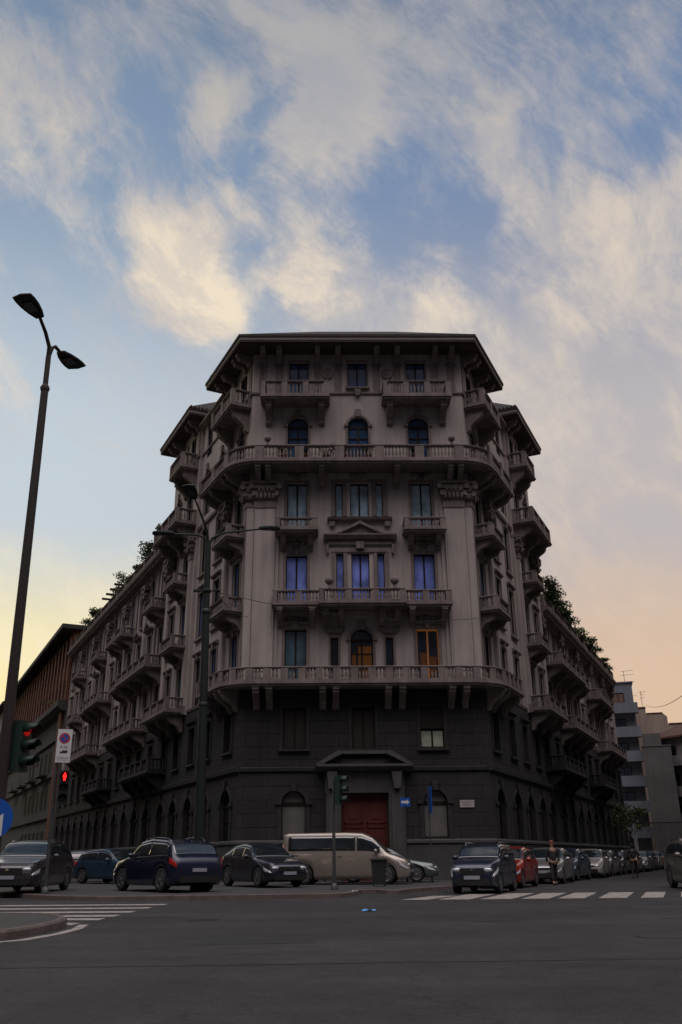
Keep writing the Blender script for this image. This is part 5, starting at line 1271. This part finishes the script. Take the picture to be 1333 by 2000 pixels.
m_ = MB(); m_.box(F2, -.05, 3.1, -12, .06, 17.7, 17.85); m_.box(F2, 3.1, 4.95, -12, .06, 17.0, 17.12); m_.box(F2, 5.5, 7.4, -12, .08, 15.7, 15.82); m_.build('coping', mat('brown_coping', (.14, .05, .04), .8), T)
T = thing('apartment_building', 'low dark grey block with a small rooftop box before the beige gable', 'building', (31.5, 46, 0))
F3 = FrA(30.1, 46.6, -20)
GB = mat('dark_grey_render', (.13, .127, .13), .9, var=.2, vscale=.4, streak=.2)
m_ = MB(); m_.box(F3, 0, 2.75, -10, 0, 0, 11.4); m_.box(F3, .1, 1.9, -4, -.6, 11.4, 12.75); m_.build('wall', GB, T)
m_ = MB(); m_.box(F3, -.05, 2.8, -10, .06, 11.4, 11.5); m_.build('coping', GB, T)
m_ = MB(); m_.box(F3, 2.755, 2.9, -7, -1, 7.0, 8.0); m_.box(F3, 2.755, 2.9, -7, -1, 4.0, 5.0); m_.build('ledge', GREYW, T)
T = thing('apartment_building', 'white-edged block with ledges cut off by the right edge of the view', 'building', (33.5, 52, 0))
F4 = FrA(32.9, 50.5, -62)
m_ = MB(); m_.box(F4, 0, 24, -10, 0, 0, 12.4)
for z in (3.6, 6.6, 9.6): m_.box(F4, 0, 24, 0, .9, z, z+.15); m_.box(F4, 0, 24, .82, .9, z+.15, z+1.0)
m_.build('wall', mat('light_grey_render', (.32, .30, .30), .9, var=.2, streak=.3), T)
m_ = MB(); m_.extr(F4, [(-10, 12.4), (.7, 12.4), (.7, 12.6), (-4, 14.3), (-10, 13)], -.3, 24.3); m_.build('roof', mat('brown_tiles', (.10, .05, .035), .9, var=.3), T)
simple_windows(T, F4, [2+3.2*i for i in range(6)], (4.2, 7.2, 10.0), 1.2, 1.6, .004)
# blocks on the other side of the two streets and across the crossing: added out of view to shade the streets
def block(F, s0, s1, o, dep, h, label, m__, loc):
    T = thing('apartment_building', label, 'building', loc)
    m_ = MB(); m_.box(F, s0, s1, o, o+dep, 0, h); m_.build('wall', m__, T)
    m_ = MB(); m_.box(F, s0-.3, s1+.3, o-.9, o+dep, h, h+.4); m_.build('cornice', TRIM, T)
    fm, pm = MB(), MB(); s = s0+2
    while s < s1-1.5:
        z = 1.2
        while z < h-2.5:
            fm.box(F, s-.7, s+.7, o-.06, o-.002, z-.1, z+2.1); pm.box(F, s-.55, s+.55, o-.075, o-.061, z, z+2.0); z += 3.6
        s += 3.2
    f_ = fm.build('window', TRIM, T); f_['kind'] = 'stuff'; pm.build('pane', G_DARK, f_)
block(RT, 2, 120, 18.5, 12, 30, 'brown block with rows of windows facing the right wing across the street, added unseen for shade', mat('brown_render', (.16, .13, .11), .9, var=.2), RT.P(40, 22, 0))
block(LT, -8, 120, 24, 12, 27, 'ochre block with rows of windows facing the left wing across the street, added unseen for shade', mat('ochre_render', (.18, .14, .10), .9, var=.2), LT.P(40, 26, 0))
BK = Fr((0, -82), (1, 0), (0, -1))
block(BK, -60, -14, 0, 14, 22, 'unseen grey block added for shade behind the viewer, across the crossing to the left', GREYW, (-37, -84, 0))
block(BK, 12, 60, 0, 14, 22, 'unseen grey block added for shade behind the viewer, across the crossing to the right', GREYW, (36, -84, 0))
# aerials on the beige gable
T = thing('roof_aerial', 'thin television aerial mast on top of the beige gable', 'aerial', (36.0, 61.4, 17.8))
m_ = MB(); m_.tube([(36.0, 61.4, 17.7), (36.0, 61.4, 19.6)], .03, n=5)
for zz, l in ((19.5, .55), (19.2, .35), (18.8, .3)): m_.tube([(36.0-l*.4, 61.5, zz), (36.0+l, 61.2, zz+.05)], .018, n=4)
m_.build('mast', BLK, T)
T = thing('roof_aerial', 'comb-like aerial beside the top of the pale blue block', 'aerial', (34.3, 61.9, 17.7))
m_ = MB(); m_.tube([(34.4, 61.9, 17.7), (34.4, 61.9, 22.2)], .03, n=5)
for zz in (19.0, 20.7, 21.6, 22.1): m_.tube([(34.0, 62.0, zz), (35.5, 61.5, zz+.12)], .018, n=4)
m_.build('mast', BLK, T)
# overhead wires
def wire(pts, label, r=.012):
    m_ = MB(); m_.tube(pts, r, n=5); o_ = m_.build('overhead_wire', BLK); o_['label'] = label; o_['category'] = 'wire'; return o_
def sag(a, b, s, n=14): a, b = Vector(a), Vector(b); return [a.lerp(b, i/n)-Vector((0,0,4*s*(i/n)*(1-i/n))) for i in range(n+1)]
wire(sag((36.4, 61.3, 17.9), (18.5, 4.0, 9.8), .6), 'thin cable rising to the right from the beige gable', .02)
wire(sag((-6.0, -11.84, 10.6), (-5.9, .0, 12.8), .25), 'span wire from the three-armed lamp to the left corner of the stone block')
wire(sag((-6.0, -11.84, 10.62), (6.1, -.2, 12.6), .5), 'long span wire from the three-armed lamp across the front of the block')
# ============================================================ PLANTS
LEAF = [mat('leaf_dark', (.035, .060, .022), .7), mat('leaf_green', (.055, .095, .03), .7), mat('leaf_olive', (.085, .095, .03), .7), mat('leaf_rust', (.13, .07, .04), .7)]
BARK = mat('bark', (.06, .045, .035), .9); TERRA = mat('terracotta', (.25, .10, .06), .85); YEL = mat('leaf_yellow', (.22, .20, .03), .7)
def foliage(par, c, rx, ry, rz, n, seed, sz=.12, ms=None, upd=.4):
    rg = random.Random(seed); m_ = MB(); c = Vector(c); ms = ms or LEAF[:3]
    blobs = [(c+Vector((rg.uniform(-.6,.6)*rx, rg.uniform(-.6,.6)*ry, rg.uniform(-.45,.75)*rz)), rg.uniform(.3,.6)) for _ in range(9)]
    for i in range(n):
        b_, r_ = rg.choice(blobs)
        d = Vector((rg.gauss(0,1), rg.gauss(0,1), rg.gauss(0,1))).normalized()*(rg.random()**.5)*r_
        p = b_+Vector((d.x*rx, d.y*ry, d.z*rz)); s_ = sz*rg.uniform(.5, 1.3)
        u = Vector((rg.gauss(0,1), rg.gauss(0,1), rg.gauss(0,.6)+upd)).normalized(); v = u.cross(Vector((rg.gauss(0,1), rg.gauss(0,1), rg.gauss(0,1)))).normalized()
        q = [p, p+u*s_*.5+v*s_*.28, p+u*s_, p+u*s_*.5-v*s_*.28]
        m_.add(None, [tuple(x) for x in q], [(0,1,2,3)], min(len(ms)-1, int(((b_.x*7+b_.z*5) % 1)*len(ms))) if rg.random() < .7 else rg.randrange(len(ms)))
    return m_.build('foliage', ms, par, recalc=False)
def shrub(x, y, z, rx, ry, h, label, seed, n=420, pot=True, sz=.13, ms=None, name='potted_shrub', cat='plant', group=None, potm=None):
    T = thing(name, label, cat, (x, y, z), group); rg = random.Random(seed)
    ph = .35 if pot else 0
    if pot: m_ = MB(); m_.lathe((x, y, z), [(.16, 0), (.21, ph), (.24, ph+.003), (.24, ph+.05), (.2, ph+.05), (.02, ph+.03)], n=14); m_.build('pot', potm or TERRA, T)
    m_ = MB()
    for k in range(6):
        a = rg.uniform(0, 6.28); m_.tube([(x, y, z+ph), (x+math.cos(a)*rx*.3, y+math.sin(a)*ry*.3, z+ph+h*.4), (x+math.cos(a+.4)*rx*.7, y+math.sin(a+.4)*ry*.7, z+ph+h*.85)], .03, n=5, r2=.008)
    m_.build('stem', BARK, T); foliage(T, (x, y, z+ph+h*.58), rx, ry, h*.5, n, seed, sz, ms); return T
GT = 'shrubs on the roof terraces'
zl = ZC[LT]+.0; zr = ZC[RT]+.0
descL = [(16.6, 2.0, 1.0, 'bushy dark shrub beside the left second tower, highest on the left terrace'), (21.5, 2.2, 1.1, 'tall airy shrub on the left roof terrace past the tower'), (24.5, 1.2, .7, 'low round shrub on the left terrace between two taller ones'),
         (28.5, 2.0, 1.2, 'broad shrub half way along the left roof terrace'), (31.5, 1.4, .9, 'small shrub just before the pergola on the left terrace'), (40.5, 2.0, 1.1, 'spiky shrub after the pergola on the left roof terrace'), (43.5, 1.5, 1.0, 'last shrub on the left terrace near the brick block')]
for i, (s, h, r_, lab) in enumerate(descL):
    p = LT.P(s, .0, zl+.3); shrub(p[0], p[1], p[2], r_*1.15, r_*.75, h*.72, lab, 20+i, n=1300, group=GT, sz=.19)
descR = [(16.4, 2.7, 1.4, 'tallest leafy shrub against the right second tower'), (18.9, 2.6, 1.5, 'dense dark shrub second from the right tower'), (21.4, 2.4, 1.5, 'reddish leaved shrub on the right terrace'), (23.9, 2.3, 1.5, 'feathery shrub between the reddish one and the bent pipe on the right terrace'),
         (26.4, 2.0, 1.3, 'dark rounded shrub just before the bent pipe on the right terrace'), (29.0, 1.8, 1.4, 'round green shrub past the bent pipe on the right terrace'), (32.6, 1.6, 1.4, 'low green shrub after the small chimney box on the right terrace'), (35.2, 1.5, 1.2, 'low shrub just before the flat-topped rooftop box on the right terrace'), (40.2, 1.3, 1.2, 'small shrub behind the flat-topped rooftop box on the right wing'), (43.4, 1.2, 1.0, 'last small shrub at the end of the right wing roof')]
for i, (s, h, r_, lab) in enumerate(descR):
    p = RT.P(s, .05, zr+.1); shrub(p[0], p[1], p[2], r_, r_*.6, h*.68, lab, 40+i, n=2400, group=GT, sz=.18, ms=[LEAF[3], LEAF[1], LEAF[0]] if i == 2 else None)
# roof things
T = thing('pergola', 'dark timber pergola with projecting beams on the left roof terrace', 'pergola', LT.P(36, 0, zl))
m_ = MB()
for s in (33.5, 36.0, 38.5): m_.box(LT, s-.07, s+.07, -.9, -.76, zl, zl+2.3); m_.box(LT, s-.07, s+.07, -3.3, -3.16, zl, zl+2.3)
m_.build('post', WOODF, T)
for i in range(4): m_ = MB(); m_.box(LT, 33.4+i*1.7, 33.55+i*1.7, -3.8, .25, zl+2.42, zl+2.60); m_.build('beam', WOODF, T)
m_ = MB(); m_.box(LT, 33.0, 39.2, -.92, -.74, zl+2.3, zl+2.42); m_.box(LT, 33.0, 39.2, -3.32, -3.14, zl+2.3, zl+2.42); m_.build('rail', WOODF, T)
T = thing('vent_pipe', 'bent black pipe among the shrubs on the right roof', 'pipe', RT.P(27.5, 0, zr)); m_ = MB()
m_.tube([RT.P(27.6, -.1, zr), RT.P(27.6, -.1, zr+2.2), RT.P(27.6, .0, zr+2.4), RT.P(27.1, .1, zr+2.5)], .09, n=8); m_.build('pipe', BLK, T)
for s, h, lab in ((30.6, 1.9, 'small chimney box in the shrubs on the right roof'), (37.5, 1.7, 'flat-topped rooftop box near the end of the right wing')):
    T = thing('chimney', lab, 'chimney', RT.P(s, 0, zr)); m_ = MB(); m_.box(RT, s-.5, s+.5, -1.2, -.1, zr-.01, zr+h); m_.build('stack', STUC, T); m_ = MB(); m_.box(RT, s-.65, s+.65, -1.35, .05, zr+h, zr+h+.12); m_.build('cap', ROOF, T)
# balcony plants on the fifth-floor wrap-round balcony
bz = 22.02-1.0
for i, (x, w, h, lab, fl) in enumerate(((-4.2, .35, .9, 'terracotta box with thin greenery on the fifth-floor balcony, left of the left arched window', 1), (-3.0, .3, .7, 'small green plant behind the rail below the left arched window', 0),
      (-1.75, .8, 1.0, 'wide drooping bush on the fifth-floor balcony, left of the central arch', 0), (-.9, .35, .8, 'thin leafy plant just left of the central arched window', 0), (.5, .4, .75, 'small bush in front of the central arched window', 0), (3.1, .35, .75, 'dark round plant in front of the right arched window', 0))):
    T = shrub(x, -1.05, 21.14, w, .22, h*.62, lab, 60+i, n=260, sz=.10, group='plants on the fifth-floor balcony')
for i, (F, s, z, lab) in enumerate(((LT, 3.6, 21.14, 'yellow-green plant on the left end of the fifth-floor balcony'), (RT, 3.6, 21.14, 'dark plant on the right end of the fifth-floor balcony'), (LT, 11.5, 21.14, 'leafy plant on the left second tower balcony'), (LT, 20, 13.2, 'shrub on the long third-floor balcony of the left wing'),
      (LT, 23.0, 9.35, 'green shrub on the long second-floor balcony of the left wing'), (LT, 26.2, 9.35, 'second trailing shrub near the far end of the same left wing balcony'), (LT, 4.2, 9.2, 'small plant at the left end of the belt balcony'), (RT, 41, 9.35, 'dark shrub on the far balcony of the right wing'))):
    p = F.P(s, .75, z); shrub(p[0], p[1], p[2], .5, .3, .75, lab, 80+i, n=260, sz=.11, ms=[YEL, LEAF[1]] if i == 0 else None)
p = LT.P(58, .7, 16.6); shrub(p[0], p[1], p[2], 2.2, .4, .8, 'yellow-green hedge on the ledge of the brick block', 95, n=500, pot=False, ms=[YEL, LEAF[2]], name='hedge', cat='plant')
# tree and gate at the end of the right wing
T = thing('tree', 'small dark leafy tree at the foot of the pale blue block', 'tree', (23.6, 33.5, 0))
m_ = MB(); m_.tube([(23.6, 33.5, 0), (23.7, 33.4, 1.6), (23.5, 33.5, 3.0)], .14, n=8, r2=.07)
for a in range(5): m_.tube([(23.55, 33.5, 2.0+.2*a), (23.55+math.cos(a*1.3)*.8, 33.5+math.sin(a*1.3)*.8, 3.4+.1*a)], .05, n=5, r2=.015)
m_.build('trunk', BARK, T); foliage(T, (23.6, 33.5, 3.9), 2.0, 1.6, 1.2, 1500, 5, .2).name = 'crown'
T = thing('fence', 'dark railing fence with a pale gate post at the end of the right wing', 'fence', (25, 31.8, 0)); F5 = FrA(23.6, 32.6, -18)
m_ = MB(); m_.box(F5, -.1, .2, -.3, 0, 0, 3.6); m_.build('gate_post', mat('pale_post', (.26, .26, .29), .8), T)
m_ = MB()
for i in range(36): m_.box(F5, .3+i*.14, .33+i*.14, -.15, -.12, .1, 3.7)
m_.box(F5, .2, 5.3, -.17, -.10, 3.6, 3.68); m_.box(F5, .2, 5.3, -.17, -.10, .3, .38); m_.build('railing', BLK, T)
# ============================================================ PEOPLE
SKIN = mat('skin', (.34, .19, .13), .6); CLO = mat('dark_jacket', (.022, .022, .025), .85); TRO = mat('dark_trousers', (.018, .018, .022), .85); HAIR = mat('brown_hair', (.05, .028, .018), .8); SHOE = mat('black_shoe', (.012, .012, .012), .6)
def skinned(name, chain, m__, par, root_i=0, sub=2):
    bm = bmesh.new(); lay = bm.verts.layers.skin.verify(); V = []
    for p, r_, par_i in chain:
        v = bm.verts.new(p); v[lay].radius = (r_, r_) if not isinstance(r_, tuple) else r_; V.append(v)
        if par_i is not None: bm.edges.new((V[par_i], v))
    V[root_i][lay].use_root = True
    me = bpy.data.meshes.new(name); bm.to_mesh(me); bm.free(); me.materials.append(m__)
    o_ = bpy.data.objects.new(name, me); COL.objects.link(o_)
    a = o_.modifiers.new('skin', 'SKIN'); a.use_smooth_shade = True; b_ = o_.modifiers.new('sub', 'SUBSURF'); b_.levels = sub; b_.render_levels = sub
    o_.parent = par; return o_
def person(x, y, z, rot, label, stride=.12, jm=CLO, hm=HAIR, bag=False):
    T = thing('person', label, 'person', (0,0,0))
    st = stride
    body = [((0,0,.95), (.14,.10), None), ((0,0,1.15), (.125,.09), 0), ((0,-.01,1.38), (.15,.09), 1), ((0,0,1.50), .055, 2), ((0,-.02,1.60), (.075,.085), 3), ((0,-.02,1.70), (.07,.08), 4)]
    def leg(sg, fy, base): return [((sg*.09,0,.90), .088, 0), ((sg*.10,fy*.45-.02,.50), .060, base), ((sg*.10,fy,.10), .040, base+1), ((sg*.11,fy-.13,.04), .035, base+2)]
    b = list(body); n0 = len(b); b += leg(1, st, n0); n1_ = len(b); b += leg(-1, -st, n1_)
    def arm(sg, fy, base): return [((sg*.19,0,1.41), .052, 2), ((sg*.25,.03,1.14), .042, base), ((sg*.24,fy,.90), .030, base+1), ((sg*.24,fy-.03,.83), (.038,.018), base+2)]
    n2_ = len(b); b += arm(1, -.08, n2_); n3_ = len(b); b += arm(-1, .06, n3_)
    for base, sg, fy in ((n2_+3, 1, -.08), (n3_+3, -1, .06)):
        for k, (dy, l) in enumerate(((-.03, .055), (-.01, .075), (.01, .07), (.03, .055))): b.append(((sg*.24, fy-.03+dy, .83-.035-l), .009, base))
        b.append(((sg*.235-sg*.03, fy-.075, .80), .010, base))
    skinned('body', b, SKIN, T)
    j = [((0,0,.90), (.175,.13), None), ((0,0,1.15), (.155,.115), 0), ((0,-.01,1.38), (.175,.115), 1), ((0,0,1.52), .068, 2), ((.20,0,1.41), .072, 2), ((.26,.03,1.14), .060, 4), ((.25,-.07,.92), .046, 5), ((-.20,0,1.41), .072, 2), ((-.26,.03,1.14), .060, 7), ((-.25,.05,.92), .046, 8)]
    skinned('jacket', j, jm, T)
    t_ = [((0,0,.96), (.155,.12), None), ((.09,0,.86), .105, 0), ((.10,st*.45-.02,.50), .080, 1), ((.10,st,.14), .060, 2), ((-.09,0,.86), .105, 0), ((-.10,-st*.45-.02,.50), .080, 4), ((-.10,-st,.14), .060, 5)]
    skinned('trousers', t_, TRO, T)
    for sg, fy in ((1, st), (-1, -st)): m_ = MB(); m_.ball((sg*.105, fy-.07, .045), .06, sq=(.8, 2.2, .75)); o_ = m_.build('shoe', SHOE, None); o_.parent = T
    m_ = MB(); m_.ball((0, .0, 1.70), .10, n=14, m=9, sq=(.92, 1.05, 1.0)); m_.ball((0, .05, 1.62), .085, n=10, m=7, sq=(1, .7, 1.2)); o_ = m_.build('hair', hm, None); o_.parent = T
    m_ = MB(); m_.ball((0, -.115, 1.615), .018, n=6, m=5, sq=(.8, 1, 1.3)); o_ = m_.build('nose', SKIN, None); o_.parent = T
    for sg in (-1, 1): m_ = MB(); m_.ball((sg*.032, -.098, 1.645), .011, n=6, m=5); o_ = m_.build('eye', BLK, None); o_.parent = T; m_ = MB(); m_.ball((sg*.082, -.01, 1.63), .024, n=6, m=5, sq=(.4, .8, 1.3)); o_ = m_.build('ear', SKIN, None); o_.parent = T
    m_ = MB(); m_.ball((0, -.103, 1.575), .02, n=6, m=5, sq=(1.2, .4, .3)); o_ = m_.build('mouth', mat('lips', (.25, .08, .07), .6), None); o_.parent = T
    T.location = (x, y, z); T.rotation_euler = (0, 0, rot); T.scale = (1, 1, .98)
    return T
person(7.72, -4.6, .0, R(10), 'person in a dark jacket standing between the parked cars right of the red one', hm=mat('auburn_hair', (.20, .05, .03), .8))
person(14.9, 7.0, .0, R(160), 'person all in black walking beside the far row of cars', stride=.2, hm=mat('black_hair', (.012, .011, .01), .8))
